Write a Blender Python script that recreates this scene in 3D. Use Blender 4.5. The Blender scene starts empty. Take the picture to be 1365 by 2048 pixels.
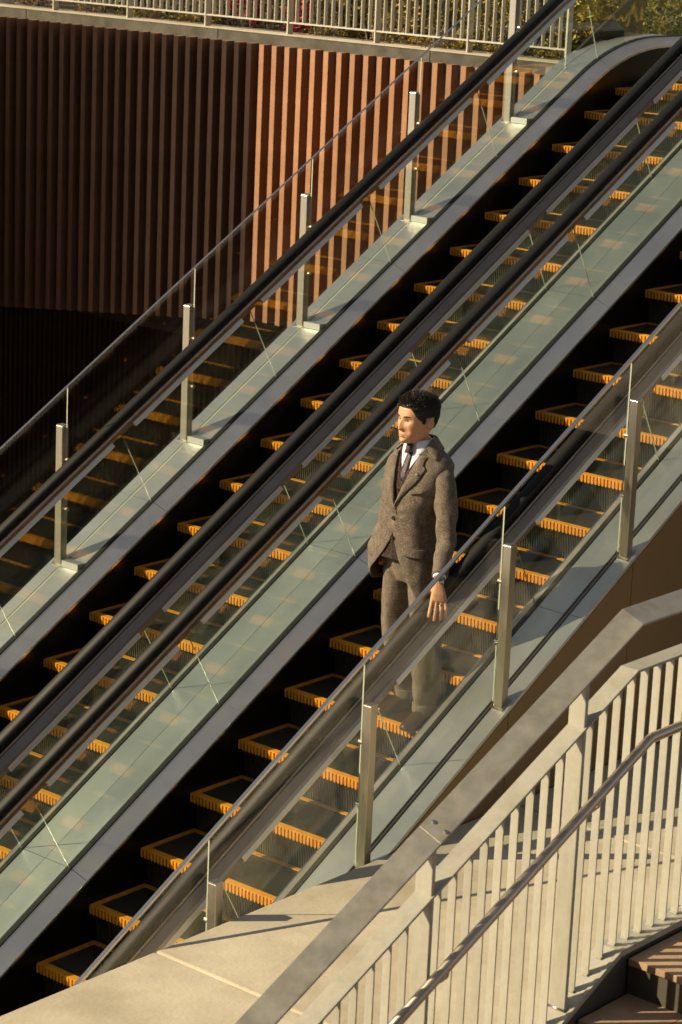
import bpy, bmesh, math, random
from math import sin, cos, tan, pi, radians, sqrt
from mathutils import Vector, Matrix, noise
random.seed(7)
scene = bpy.context.scene
COL = scene.collection

# ------------------------------------------------------------------ camera
cam_d = bpy.data.cameras.new('camera')
cam = bpy.data.objects.new('camera', cam_d); COL.objects.link(cam)
scene.camera = cam
CAM_POS = Vector((-8.7983, -9.4966, 6.0041))
AZ, PIT, ROLL = radians(40.1723), radians(14.5561), radians(2.5026)
_f = Vector((cos(PIT)*cos(AZ), cos(PIT)*sin(AZ), -sin(PIT)))
_r = Vector((sin(AZ), -cos(AZ), 0)); _u = _r.cross(_f)
_r2 = _r*cos(ROLL)+_u*sin(ROLL); _u2 = -_r*sin(ROLL)+_u*cos(ROLL)
_m = Matrix((_r2, _u2, -_f)).transposed().to_4x4(); _m.translation = CAM_POS
cam.matrix_world = _m
cam_d.sensor_fit = 'VERTICAL'; cam_d.sensor_height = 36.0
cam_d.lens = 5006.63/2048*36.0
cam_d.clip_start = 0.1; cam_d.clip_end = 500
cam_d.dof.use_dof = True; cam_d.dof.focus_distance = 14.2; cam_d.dof.aperture_fstop = 6.3

# ------------------------------------------------------------------ light
SUN_EL = radians(29.0); SUN_AZ = radians(137.0)        # direction towards the sun
world = bpy.data.worlds.new('World'); scene.world = world; world.use_nodes = True
wn = world.node_tree; wn.nodes.clear()
sky = wn.nodes.new('ShaderNodeTexSky'); sky.sky_type = 'NISHITA'; sky.sun_disc = False
sky.sun_elevation = SUN_EL; sky.sun_rotation = radians(90)-SUN_AZ
sky.dust_density = 0.5; sky.air_density = 0.8; sky.ozone_density = 0.4; sky.altitude = 50
bg = wn.nodes.new('ShaderNodeBackground'); bg.inputs['Strength'].default_value = 0.06
wo = wn.nodes.new('ShaderNodeOutputWorld')
hz = wn.nodes.new('ShaderNodeHueSaturation'); hz.inputs['Saturation'].default_value = .3; hz.inputs['Value'].default_value = 1.1      # greyer, slightly brighter sky
wn.links.new(sky.outputs[0], hz.inputs['Color']); wn.links.new(hz.outputs[0], bg.inputs[0]); wn.links.new(bg.outputs[0], wo.inputs[0])
sd = bpy.data.lights.new('sun', 'SUN'); sd.energy = 5.0; sd.angle = radians(0.55); sd.color = (1.0, 0.81, 0.51)
sun = bpy.data.objects.new('sun', sd); COL.objects.link(sun)
_sd = Vector((cos(SUN_EL)*cos(SUN_AZ), cos(SUN_EL)*sin(SUN_AZ), sin(SUN_EL)))
sun.rotation_euler = _sd.to_track_quat('Z', 'Y').to_euler(); sun.location = _sd*40
vs = scene.view_settings
vs.view_transform = 'Standard'; vs.look = 'None'; vs.exposure = 0.58; vs.gamma = 1.0; vs.use_curve_mapping = False
scene.cycles.max_bounces = 7; scene.cycles.diffuse_bounces = 3; scene.cycles.glossy_bounces = 4; scene.cycles.transparent_max_bounces = 20
scene.cycles.use_light_tree = False; scene.cycles.use_adaptive_sampling = True; scene.cycles.adaptive_threshold = .015
scene.cycles.caustics_reflective = False; scene.cycles.caustics_refractive = False

# ------------------------------------------------------------------ helpers
WO = {}                                   # world origin of every object that can be a parent
class MB:
    def __init__(s): s.v = []; s.f = []; s.m = []
    def add(s, vs_, fs, mi=0):
        b = len(s.v); s.v += [tuple(x) for x in vs_]
        for k, f in enumerate(fs):
            s.f.append(tuple(b+i for i in f)); s.m.append(mi if isinstance(mi, int) else mi[k])
        return s
    def box(s, x0, x1, y0, y1, z0, z1, mi=0):
        return s.add([(x0,y0,z0),(x1,y0,z0),(x1,y1,z0),(x0,y1,z0),(x0,y0,z1),(x1,y0,z1),(x1,y1,z1),(x0,y1,z1)],
                     [(0,3,2,1),(4,5,6,7),(0,1,5,4),(1,2,6,5),(2,3,7,6),(3,0,4,7)], mi)
    def hexa(s, b, t, mi=0):              # 4 bottom points, 4 top points (counter-clockwise from above)
        return s.add(list(b)+list(t), [(0,3,2,1),(4,5,6,7),(0,1,5,4),(1,2,6,5),(2,3,7,6),(3,0,4,7)], mi)
    def extrude(s, poly, a, b, mi=0):     # poly: list of points (Vector), closed; sweeps by offset a -> b
        n = len(poly); A = [Vector(q)+Vector(a) for q in poly]; B = [Vector(q)+Vector(b) for q in poly]
        return s.add(A+B, [tuple(range(n-1,-1,-1)), tuple(range(n, 2*n))]+[(i,(i+1)%n,n+(i+1)%n,n+i) for i in range(n)], mi)
    def sweep(s, rings, mi=0, closed=True, caps=True):
        n = len(rings[0]); vs_ = [q for r in rings for q in r]; fs = []
        for k in range(len(rings)-1):
            for i in range(n if closed else n-1):
                j = (i+1) % n
                fs.append((k*n+i, k*n+j, (k+1)*n+j, (k+1)*n+i))
        if caps and closed:
            fs.append(tuple(range(n-1,-1,-1))); fs.append(tuple((len(rings)-1)*n+i for i in range(n)))
        return s.add(vs_, fs, mi)
    def tube(s, pts, r, n=10, mi=0, caps=True):
        rings = []; P = [Vector(q) for q in pts]
        for i, q in enumerate(P):
            t = (P[min(i+1,len(P)-1)]-P[max(i-1,0)]).normalized()
            a = t.cross(Vector((0,0,1))); a = a if a.length > 1e-3 else t.cross(Vector((1,0,0)))
            a.normalize(); b = a.cross(t); rr = r[i] if isinstance(r,(list,tuple)) else r
            rings.append([q+a*rr*cos(2*pi*k/n)+b*rr*sin(2*pi*k/n) for k in range(n)])
        return s.sweep(rings, mi, True, caps)
    def mesh(s, name, mats, origin=(0,0,0), smooth=False, recalc=True):
        o = Vector(origin); me = bpy.data.meshes.new(name)
        me.from_pydata([tuple(Vector(q)-o) for q in s.v], [], s.f)
        mats = mats if isinstance(mats,(list,tuple)) else [mats]
        for m_ in mats: me.materials.append(m_)
        me.polygons.foreach_set('material_index', s.m)
        if recalc:
            bm = bmesh.new(); bm.from_mesh(me); bmesh.ops.recalc_face_normals(bm, faces=bm.faces); bm.to_mesh(me); bm.free()
        if smooth: me.polygons.foreach_set('use_smooth', [True]*len(me.polygons))
        me.update(); return me
    def build(s, name, mats, parent=None, smooth=False, origin=None, bevel=0, label=None):
        org = Vector(origin) if origin is not None else (WO[parent.name] if parent else Vector((0,0,0)))
        me = s.mesh(name, mats, org, smooth)
        o = place(name, me, org, parent)
        if bevel:
            b = o.modifiers.new('bevel','BEVEL'); b.width = bevel; b.segments = 2; b.limit_method = 'ANGLE'; b.angle_limit = radians(40)
        if label: o['label'] = label
        return o
def place(name, me, org, parent=None):
    o = bpy.data.objects.new(name, me); COL.objects.link(o); org = Vector(org)
    if parent: o.parent = parent; o.location = org-WO[parent.name]
    else: o.location = org
    WO[o.name] = org
    return o
def tag(o, label=None, cat=None, group=None, kind=None):
    if label: o['label'] = label
    if cat: o['category'] = cat
    if group: o['group'] = group
    if kind: o['kind'] = kind
    return o
def thing(name, label, cat, loc, group=None):
    o = bpy.data.objects.new(name, None); COL.objects.link(o); o.location = loc; o.empty_display_size = .2
    WO[o.name] = Vector(loc); return tag(o, label, cat, group)

# ------------------------------------------------------------------ materials
def nodes_of(m): 
    m.use_nodes = True; nt = m.node_tree; return nt, nt.nodes['Principled BSDF']
def mat(name, col, rough=.5, metal=0., var=.0, vscale=6., bump=0., bscale=60., col2=None, stretch=None, spec=None, rvar=0., coat=0., detail=4., ramp=(.35,.65)):
    m = bpy.data.materials.new(name); nt, b = nodes_of(m)
    b.inputs['Base Color'].default_value = (*col,1); b.inputs['Roughness'].default_value = rough; b.inputs['Metallic'].default_value = metal
    if spec is not None: b.inputs['Specular IOR Level'].default_value = spec
    if coat: b.inputs['Coat Weight'].default_value = coat; b.inputs['Coat Roughness'].default_value = .08
    tc = nt.nodes.new('ShaderNodeTexCoord'); mp = nt.nodes.new('ShaderNodeMapping')
    nt.links.new(tc.outputs['Object'], mp.inputs[0])
    if stretch: mp.inputs['Scale'].default_value = stretch
    if var or col2 or rvar:
        n = nt.nodes.new('ShaderNodeTexNoise'); n.inputs['Scale'].default_value = vscale; n.inputs['Detail'].default_value = detail; n.inputs['Roughness'].default_value = .6
        nt.links.new(mp.outputs[0], n.inputs['Vector'])
        r = nt.nodes.new('ShaderNodeValToRGB'); c2 = col2 or tuple(c*(1-var) for c in col); c1 = col if col2 else tuple(min(1,c*(1+var)) for c in col)
        r.color_ramp.elements[0].position = ramp[0]; r.color_ramp.elements[1].position = ramp[1]
        r.color_ramp.elements[0].color = (*c2,1); r.color_ramp.elements[1].color = (*c1,1)
        nt.links.new(n.outputs['Fac'], r.inputs[0])
        if var or col2: nt.links.new(r.outputs[0], b.inputs['Base Color'])
        if rvar:
            mr = nt.nodes.new('ShaderNodeMapRange'); mr.inputs['To Min'].default_value = max(.02,rough-rvar); mr.inputs['To Max'].default_value = rough+rvar
            mr.inputs['From Min'].default_value = .3; mr.inputs['From Max'].default_value = .7
            nt.links.new(n.outputs['Fac'], mr.inputs['Value']); nt.links.new(mr.outputs[0], b.inputs['Roughness'])
    if bump:
        n2 = nt.nodes.new('ShaderNodeTexNoise'); n2.inputs['Scale'].default_value = bscale; n2.inputs['Detail'].default_value = 5
        nt.links.new(mp.outputs[0], n2.inputs['Vector'])
        bp = nt.nodes.new('ShaderNodeBump'); bp.inputs['Strength'].default_value = bump; bp.inputs['Distance'].default_value = .01
        nt.links.new(n2.outputs['Fac'], bp.inputs['Height']); nt.links.new(bp.outputs[0], b.inputs['Normal'])
    return m
def glass(name, tint, rough=.0, dust=.0, ior=1.6):
    m = bpy.data.materials.new(name); m.use_nodes = True; nt = m.node_tree; nt.nodes.clear()
    out = nt.nodes.new('ShaderNodeOutputMaterial'); tr = nt.nodes.new('ShaderNodeBsdfTransparent'); gl = nt.nodes.new('ShaderNodeBsdfGlossy')
    tr.inputs[0].default_value = (*tint,1); gl.inputs['Roughness'].default_value = rough; gl.inputs[0].default_value = (1,1,1,1)
    fr = nt.nodes.new('ShaderNodeFresnel'); ge = nt.nodes.new('ShaderNodeNewGeometry')     # thin pane: same reflectance on the way in and out
    ma = nt.nodes.new('ShaderNodeMath'); ma.operation = 'MULTIPLY_ADD'; ma.inputs[1].default_value = 1/ior-ior; ma.inputs[2].default_value = ior
    nt.links.new(ge.outputs['Backfacing'], ma.inputs[0]); nt.links.new(ma.outputs[0], fr.inputs['IOR'])
    mx = nt.nodes.new('ShaderNodeMixShader'); nt.links.new(fr.outputs[0], mx.inputs[0]); nt.links.new(tr.outputs[0], mx.inputs[1]); nt.links.new(gl.outputs[0], mx.inputs[2])
    if dust:
        df = nt.nodes.new('ShaderNodeBsdfDiffuse'); df.inputs[0].default_value = (.8,.78,.72,1)
        m2 = nt.nodes.new('ShaderNodeMixShader'); m2.inputs[0].default_value = dust
        nt.links.new(mx.outputs[0], m2.inputs[1]); nt.links.new(df.outputs[0], m2.inputs[2]); nt.links.new(m2.outputs[0], out.inputs[0])
    else: nt.links.new(mx.outputs[0], out.inputs[0])
    return m
M = {}
M['steel'] = mat('brushed_steel', (.50,.455,.385), .32, 1., var=.05, vscale=3, stretch=(40,40,1), bump=.02, bscale=200, rvar=.05)
M['deck'] = mat('deck_steel', (.95,.89,.84), .30, 1.0, var=.03, vscale=2, rvar=.04)
M['outer_deck'] = mat('outer_deck_steel', (.66,.665,.65), .30, .93, var=.03, vscale=1.5, rvar=.04)
M['trim'] = mat('trim_steel', (.62,.58,.54), .25, 1.)
M['track'] = mat('handrail_track', (.30,.255,.215), .30, .9, var=.1, vscale=3)
M['pale_strip'] = mat('pale_strip', (.93,.90,.82), .5, 0.)
M['rubber'] = mat('black_rubber', (.011,.011,.012), .48, 0., spec=.12)
M['gasket'] = mat('gasket', (.008,.008,.008), .6)
M['skirt'] = mat('skirt_black', (.006,.0055,.005), .28, 0., var=.2, vscale=2, spec=.25)
M['tread'] = mat('tread_dark', (.085,.080,.060), .5, .5, var=.15, vscale=9)
M['riser'] = mat('riser_dark', (.12,.112,.085), .38, .7, var=.15, vscale=9)
M['yellow'] = mat('yellow_comb', (.85,.36,.02), .5, 0., var=.08, vscale=30, bump=.1, bscale=150)
M['orange'] = mat('yellow_line_worn', (.80,.32,.03), .55, 0., var=.15, vscale=25)
M['glass'] = glass('balustrade_glass', (.925,.965,.935))
M['guard_glass'] = glass('guard_glass', (.985,.986,.975), ior=1.38)
M['glass_edge'] = mat('glass_edge', (.50,.56,.44), .25, 0., spec=.6)
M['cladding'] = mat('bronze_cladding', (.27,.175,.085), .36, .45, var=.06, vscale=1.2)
M['cladding_low_bounce'] = mat('low_bounce_cladding', (.05,.035,.022), .4, .3)  # unseen far side, made dark to cut sunlight bounced onto the slats
M['truss'] = mat('truss_dark', (.02,.018,.016), .8)
M['concrete'] = mat('concrete', (.54,.485,.38), .85, 0., var=.07, vscale=3.5, bump=.18, bscale=38, detail=8)
def weathered_concrete():
    m = M['concrete']; nt = m.node_tree; b = nt.nodes['Principled BSDF']; src = b.inputs['Base Color'].links[0].from_socket
    mp = [n for n in nt.nodes if n.type == 'MAPPING'][0]
    n = nt.nodes.new('ShaderNodeTexNoise'); n.inputs['Scale'].default_value = 1.1; n.inputs['Detail'].default_value = 7; n.inputs['Roughness'].default_value = .7; nt.links.new(mp.outputs[0], n.inputs['Vector'])
    r = nt.nodes.new('ShaderNodeValToRGB'); r.color_ramp.elements[0].position = .38; r.color_ramp.elements[0].color = (.78,.76,.73,1); r.color_ramp.elements[1].position = .58; r.color_ramp.elements[1].color = (1,1,1,1)
    nt.links.new(n.outputs['Fac'], r.inputs[0])
    v = nt.nodes.new('ShaderNodeTexVoronoi'); v.inputs['Scale'].default_value = 13; nt.links.new(mp.outputs[0], v.inputs['Vector'])
    r2 = nt.nodes.new('ShaderNodeValToRGB'); r2.color_ramp.elements[0].position = .018; r2.color_ramp.elements[0].color = (.25,.23,.2,1); r2.color_ramp.elements[1].position = .05; r2.color_ramp.elements[1].color = (1,1,1,1)
    nt.links.new(v.outputs['Distance'], r2.inputs[0])
    m1 = nt.nodes.new('ShaderNodeMix'); m1.data_type = 'RGBA'; m1.blend_type = 'MULTIPLY'; m1.inputs[0].default_value = 1.
    m2 = nt.nodes.new('ShaderNodeMix'); m2.data_type = 'RGBA'; m2.blend_type = 'MULTIPLY'; m2.inputs[0].default_value = .8
    nt.links.new(src, m1.inputs[6]); nt.links.new(r.outputs[0], m1.inputs[7]); nt.links.new(m1.outputs[2], m2.inputs[6]); nt.links.new(r2.outputs[0], m2.inputs[7]); nt.links.new(m2.outputs[2], b.inputs['Base Color'])
weathered_concrete()
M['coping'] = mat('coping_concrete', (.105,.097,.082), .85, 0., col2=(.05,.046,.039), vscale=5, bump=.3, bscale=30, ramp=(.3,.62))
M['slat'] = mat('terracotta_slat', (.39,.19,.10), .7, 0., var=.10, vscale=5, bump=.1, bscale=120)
M['slat_side_shade'] = mat('slat_side_shade', (.25,.125,.07), .75, 0., var=.1, vscale=5)  # side faces coloured darker to imitate the shade between slats
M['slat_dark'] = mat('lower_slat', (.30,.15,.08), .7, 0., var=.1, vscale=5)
M['backing'] = mat('wall_backing', (.06,.035,.022), .9)
M['floor'] = mat('lower_floor', (.085,.075,.062), .7, 0., var=.12, vscale=2)
M['galv'] = mat('galvanised', (.45,.435,.38), .5, .35, var=.03, vscale=40, rvar=.04, bump=.02, bscale=90)
M['cap'] = mat('galvanised_cap', (.44,.415,.36), .40, .65, var=.08, vscale=11, rvar=.06, bump=.02, bscale=60)
M['pipe'] = mat('steel_pipe', (.50,.43,.35), .34, 1.0, var=.08, vscale=8)
M['fence'] = mat('fence_paint', (.55,.52,.45), .5, .2)
M['tile'] = mat('stair_tile', (.40,.27,.17), .7, 0., var=.12, vscale=9, bump=.15, bscale=120)
M['stair_side'] = mat('stair_side_steel', (.10,.09,.075), .55, .3, var=.1)
M['soil'] = mat('soil', (.05,.032,.018), .95, 0., var=.4, vscale=20, bump=.8, bscale=30)
M['grass'] = mat('bank_grass', (.13,.12,.03), .9, 0., col2=(.05,.055,.015), vscale=7, bump=.6, bscale=50)
M['bldg'] = mat('tower_facade', (.22,.19,.16), .7, 0., var=.08, vscale=2)
M['window'] = mat('window_glass', (.03,.035,.04), .08, 0., spec=.8)
M['plaza'] = mat('plaza_paving', (.26,.23,.19), .8, 0., var=.1, vscale=3)

def per_object_tone(m, lo, hi):
    nt = m.node_tree; b = nt.nodes['Principled BSDF']; src = b.inputs['Base Color'].links[0].from_socket
    oi = nt.nodes.new('ShaderNodeObjectInfo'); mr = nt.nodes.new('ShaderNodeMapRange'); mr.inputs['To Min'].default_value = lo; mr.inputs['To Max'].default_value = hi
    nt.links.new(oi.outputs['Random'], mr.inputs['Value'])
    mx = nt.nodes.new('ShaderNodeMix'); mx.data_type = 'RGBA'; mx.blend_type = 'MULTIPLY'; mx.inputs[0].default_value = 1.
    cb = nt.nodes.new('ShaderNodeCombineColor')
    for k in range(3): nt.links.new(mr.outputs[0], cb.inputs[k])
    nt.links.new(src, mx.inputs[6]); nt.links.new(cb.outputs[0], mx.inputs[7]); nt.links.new(mx.outputs[2], b.inputs['Base Color'])
for k_ in ('slat','slat_side_shade','slat_dark'): per_object_tone(M[k_], .80, 1.10)
per_object_tone(M['galv'], .90, 1.06); per_object_tone(M['tile'], .85, 1.1); per_object_tone(M['yellow'], .86, 1.05); per_object_tone(M['orange'], .75, 1.05); per_object_tone(M['tread'], .75, 1.2)
def grime(m, scale, dark, stretch=(1,1,1), pos=(.45,.68)):
    nt = m.node_tree; b = nt.nodes['Principled BSDF']; lk = b.inputs['Base Color'].links
    src = lk[0].from_socket if lk else None
    tc = nt.nodes.new('ShaderNodeTexCoord'); mp = nt.nodes.new('ShaderNodeMapping'); mp.inputs['Scale'].default_value = stretch; nt.links.new(tc.outputs['Object'], mp.inputs[0])
    n = nt.nodes.new('ShaderNodeTexNoise'); n.inputs['Scale'].default_value = scale; n.inputs['Detail'].default_value = 9; n.inputs['Roughness'].default_value = .72; nt.links.new(mp.outputs[0], n.inputs['Vector'])
    r = nt.nodes.new('ShaderNodeValToRGB'); r.color_ramp.elements[0].position = pos[0]; r.color_ramp.elements[0].color = (1,1,1,1); r.color_ramp.elements[1].position = pos[1]; r.color_ramp.elements[1].color = (*dark,1); nt.links.new(n.outputs['Fac'], r.inputs[0])
    mx = nt.nodes.new('ShaderNodeMix'); mx.data_type = 'RGBA'; mx.blend_type = 'MULTIPLY'; mx.inputs[0].default_value = 1.
    if src: nt.links.new(src, mx.inputs[6])
    else: mx.inputs[6].default_value = b.inputs['Base Color'].default_value
    nt.links.new(r.outputs[0], mx.inputs[7]); nt.links.new(mx.outputs[2], b.inputs['Base Color'])
    rl_ = b.inputs['Roughness'].links; rs = rl_[0].from_socket if rl_ else None
    ad = nt.nodes.new('ShaderNodeMath'); ad.operation = 'MULTIPLY_ADD'; ad.inputs[1].default_value = .22; nt.links.new(n.outputs['Fac'], ad.inputs[0])
    if rs: nt.links.new(rs, ad.inputs[2])
    else: ad.inputs[2].default_value = b.inputs['Roughness'].default_value-.08
    nt.links.new(ad.outputs[0], b.inputs['Roughness'])
grime(M['outer_deck'], 2.2, (.86,.84,.80), (1,1,1)); grime(M['galv'], 7., (.80,.79,.75), (1,1,.25)); grime(M['cap'], 9., (.80,.78,.75)); grime(M['slat'], 4., (.78,.74,.70), (1,1,.15)); grime(M['deck'], 3., (.90,.89,.87))
# ------------------------------------------------------------------ escalator frame
T30 = tan(radians(30)); C30 = cos(radians(30)); S30 = .5
SLAB_Z = .84; LOW_Z = -1.6; TOP_Z = 4.416
GAP = 1.165                               # between the two skirts
def path(xs=-3.4, xe=9.6, n=0.0, arc=8, x0=7.44, R=1.86):
    """points (x, z, normal angle) of the line that runs n above the nosing line"""
    out = []
    def P(x, z, a): out.append((x-n*sin(a), z+n*cos(a), a))
    P(xs, xs*T30, radians(30))
    cx, cz = x0+R*S30, x0*T30-R*C30
    for k in range(arc+1):
        a = radians(30)*(1-k/arc); P(cx-R*sin(a), cz+R*cos(a), a)
    P(xe, cz+R, 0.)
    return out
def cut(pts, s0, s1):
    """part of a polyline of (x,z,a) between arc lengths measured by the slope coordinate s of the n=0 path"""
    return pts
def slope_pts(n, s0, s1):
    """(x,z) points along the n-offset path, s = distance along the incline from X=0 (n=0)"""
    sA = 7.44/C30; R = 1.86; L = R*radians(30)
    def at(s):
        if s <= sA: x, z, a = s*C30, s*S30, radians(30)
        elif s <= sA+L:
            a = radians(30)-(s-sA)/R; x = 7.44+R*S30-R*sin(a); z = 7.44*T30-R*C30+R*cos(a)
        else: x, z, a = 7.44+R*S30+(s-sA-L), 7.44*T30-R*C30+R, 0.
        return (x-n*sin(a), z+n*cos(a), a)
    ss = [s0]
    if s0 < sA+L and s1 > sA:
        for k in range(9):
            q = sA+L*k/8
            if s0+1e-4 < q < s1-1e-4: ss.append(q)
    ss.append(s1)
    return [at(s) for s in ss]
def sweep_prof(mb, prof, s0, s1, mi=0):
    """prof: closed list of (y, n)"""
    base = slope_pts(0, s0, s1)
    rings = [[(x-n*sin(a), y, z+n*cos(a)) for (y, n) in prof] for (x, z, a) in base]
    mb.sweep(rings, mi); return mb
S_MIN, S_MAX = -3.6, 11.0
JS = [.513+1.387*k for k in range(-3, 7)]             # glass joints along the slope
JD = [.513+2.774*k for k in range(-1, 4)]             # deck joints

# step meshes, shared by every step (origin: front far corner of the tread)
def square_wave(y0, y1, n, d):
    pts = []; w = (y1-y0)/n
    for i in range(n):
        a = y0+i*w
        pts += [(a, 0), (a+w*.5, 0), (a+w*.5, -d), (a+w, -d)]
    return pts
def step_meshes():
    W = GAP-.012
    mb = MB(); pr = square_wave(-W, 0, 74, .006)
    r0 = [(.030, y, z-.001) for y, z in pr]; r1 = [(.42, y, z-.001) for y, z in pr]
    mb.sweep([r0, r1], 0, False, False)
    tread = mb.mesh('step', M['tread'])
    mb = MB(); pr = square_wave(-W, 0, 62, .007); rings = []
    for k in range(9):
        t = k/8; z = -.012-.225*t; x = .004+.040*t+.034*sin(pi*min(1,t*1.0))*.35
        rings.append([(x-d, y, z) for y, d in pr])
    mb.sweep(rings, 0, False, False)
    riser = mb.mesh('riser', M['riser'], smooth=False)
    mb = MB(); mb.box(-.010, .036, -W, 0, -.0075, .0035)
    n = 43; w = W/n
    for i in range(n):
        a = -W+i*w+w*.2; b = a+w*.56
        mb.extrude([(-.018,a,.001),(-.018,b,.001),(-.018,b,-.040),(-.016,(a*.25+b*.75),-.050),(-.016,(a*.75+b*.25),-.050),(-.018,a,-.040)], (0,0,0), (.022,0,0))
    nose = mb.mesh('nosing', M['yellow'])
    mb = MB(); mb.box(.036, .43, -.036, 0, -.004, .004); mb.box(.036, .43, -W, -W+.036, -.004, .004)
    mb.box(.398, .43, -W+.034, -.034, -.004, .0045)
    border = mb.mesh('border_line', M['orange'])
    return tread, riser, nose, border
STEP = step_meshes()
def step_z(x, x0=7.3, R=1.5):
    if x <= x0: return x*T30
    e = x0+R*S30
    if x >= e: return x0*T30-R*C30+R
    a = math.asin(max(-1,min(1,(e-x)/R))); return x0*T30-R*C30+R*cos(a)

def escalator(name, Y, phase, label, far_strip, near_kind):
    """Y: far skirt; steps run from Y-GAP to Y"""
    t = thing(name, label, 'escalator', (-2.8, Y-GAP/2, LOW_Z), 'parallel escalators')
    yn = Y-GAP
    i = -8
    while True:
        x = i*.4+phase
        if x > 8.7: break
        if x > -3.0:
            z = step_z(x)
            so = place('step', STEP[0], (x, Y-.006, z), t)
            for nm, me in (('riser', STEP[1]), ('nosing', STEP[2]), ('border_line', STEP[3])): place(nm, me, (x, Y-.006, z), so)
        i += 1
    for side, ys, sg in (('far', Y, 1), ('near', yn, -1)):
        q = lambda d: ys+sg*d
        mb = MB(); sweep_prof(mb, [(q(0),-.45),(q(.02),-.45),(q(.02),.132),(q(0),.132)], S_MIN, S_MAX); mb.build('skirt_panel', M['skirt'], t)
        mb = MB(); sweep_prof(mb, [(q(-.004),.128),(q(.006),.128),(q(.006),.142),(q(-.004),.142)], S_MIN, S_MAX); mb.build('skirt_trim', M['trim'], t)
        js = [S_MIN]+JD+[S_MAX]
        for a, b in zip(js[:-1], js[1:]):
            mb = MB(); sweep_prof(mb, [(q(.006),.130),(q(.006),.142),(q(.096),.2),(q(.096),.188)], a+.002, b-.002); mb.build('inner_deck', M['deck'], t)
        mb = MB(); sweep_prof(mb, [(q(.096),.12),(q(.132),.12),(q(.132),.2115),(q(.098),.208)], S_MIN, S_MAX); mb.build('glass_gasket', M['gasket'], t)
        # glass panes
        js = [S_MIN]+JS+[S_MAX]
        for a, b in zip(js[:-1], js[1:]):
            mb = MB(); base = slope_pts(0, a+.0012, b-.0012)
            rings = [[(x-n*sin(an), y, z+n*cos(an)) for (y, n) in ((q(.112),.19),(q(.119),.19),(q(.119),.86),(q(.112),.86))] for (x,z,an) in base]
            nb = len(rings)
            mb.sweep(rings, 0)
            # faces: per ring segment 4 quads (bottom, outer, top, inner) then 2 caps
            mi = []
            for k in range(nb-1): mi += [1,0,1,0]
            mi += [1,1]; mb.m = mi
            mb.build('glass_pane', [M['glass'], M['glass_edge']], t)
            # pale clamp strip in pieces, one per pane
            lo = .776
            mb = MB()
            off = -.0 if sg > 0 else .0
            yy = (q(.0975), q(.108)) if sg > 0 else (q(.2145), q(.2185))
            ys_o, ys_i = (yy[0], yy[1]) if sg > 0 else (yy[1], yy[0])
            o_ = -.016*1 if sg > 0 else -.010
            sweep_prof(mb, [(ys_o+o_,lo-.004),(ys_i,lo-.004),(ys_i,lo+.024),(ys_o,lo+.024)], a+.11, b-.11); mb.build('clamp_strip', M['pale_strip'], t)
        # handrail track (both faces of the glass, taller on the outside)
        mb = MB(); sweep_prof(mb, [(q(.109),.803),(q(.098),.803),(q(.094),.83),(q(.100),.845),(q(.085),.858),(q(.109),.858)], S_MIN, S_MAX)
        sweep_prof(mb, [(q(.121),.770),(q(.212),.772),(q(.214),.800),(q(.206),.815),(q(.186),.832),(q(.168),.846),(q(.158),.846),(q(.156),.858),(q(.121),.858)], S_MIN, S_MAX)
        mb.build('handrail_track', M['track'], t, bevel=.003)
        mb = MB(); prof = []
        for k in range(16):
            an = 2*pi*k/16; cy = .043*math.copysign(abs(cos(an))**.7, cos(an)); cn = .027*math.copysign(abs(sin(an))**.8, sin(an))
            prof.append((q(.115+cy), .888+cn))
        S_END = 10.85
        base = slope_pts(0, S_MIN, S_END); rings = [[(x-n*sin(a), y, z+n*cos(a)) for (y,n) in prof] for (x,z,a) in base]
        xe, ze, _ = base[-1]                       # newel turn at the top
        for k in range(1, 10):
            an = pi*k/9; Rr = .30
            cx, cz = xe, ze+.882-Rr
            rings.append([(cx+(Rr+(n-.882))*sin(an), y, cz+(Rr+(n-.882))*cos(an)) for (y,n) in prof])
        mb.sweep(rings, 0); mb.build('handrail', M['rubber'], t, smooth=True)
        # outer deck
        kind = far_strip if sg > 0 else near_kind
        wd = {'far':.307, 'mid':.3125, 'near':.322}[kind]
        js = [S_MIN]+JD+[S_MAX-1.2]
        for a, b in zip(js[:-1], js[1:]):
            mb = MB(); sweep_prof(mb, [(q(.134),.190),(q(.134),.206),(q(wd),.206 if kind!='near' else .200),(q(wd),.185)], a+.0015, b-.0015); mb.build('outer_deck', M['outer_deck'], t)
    # truss below the steps
    mb = MB(); sweep_prof(mb, [(yn-.02,-.46),(Y+.02,-.46),(Y+.02,-.95),(yn-.02,-.95)], S_MIN, 9.6); mb.build('truss', M['truss'], t)
    return t
DY = 1.7928
esc_r = escalator('escalator', 0.0, 0.0, 'escalator in front carrying the man in the brown suit', 'mid', 'near')
esc_l = escalator('escalator', DY, 1.6881-.4*4, 'empty escalator behind, next to the slatted wall', 'far', 'mid')

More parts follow.
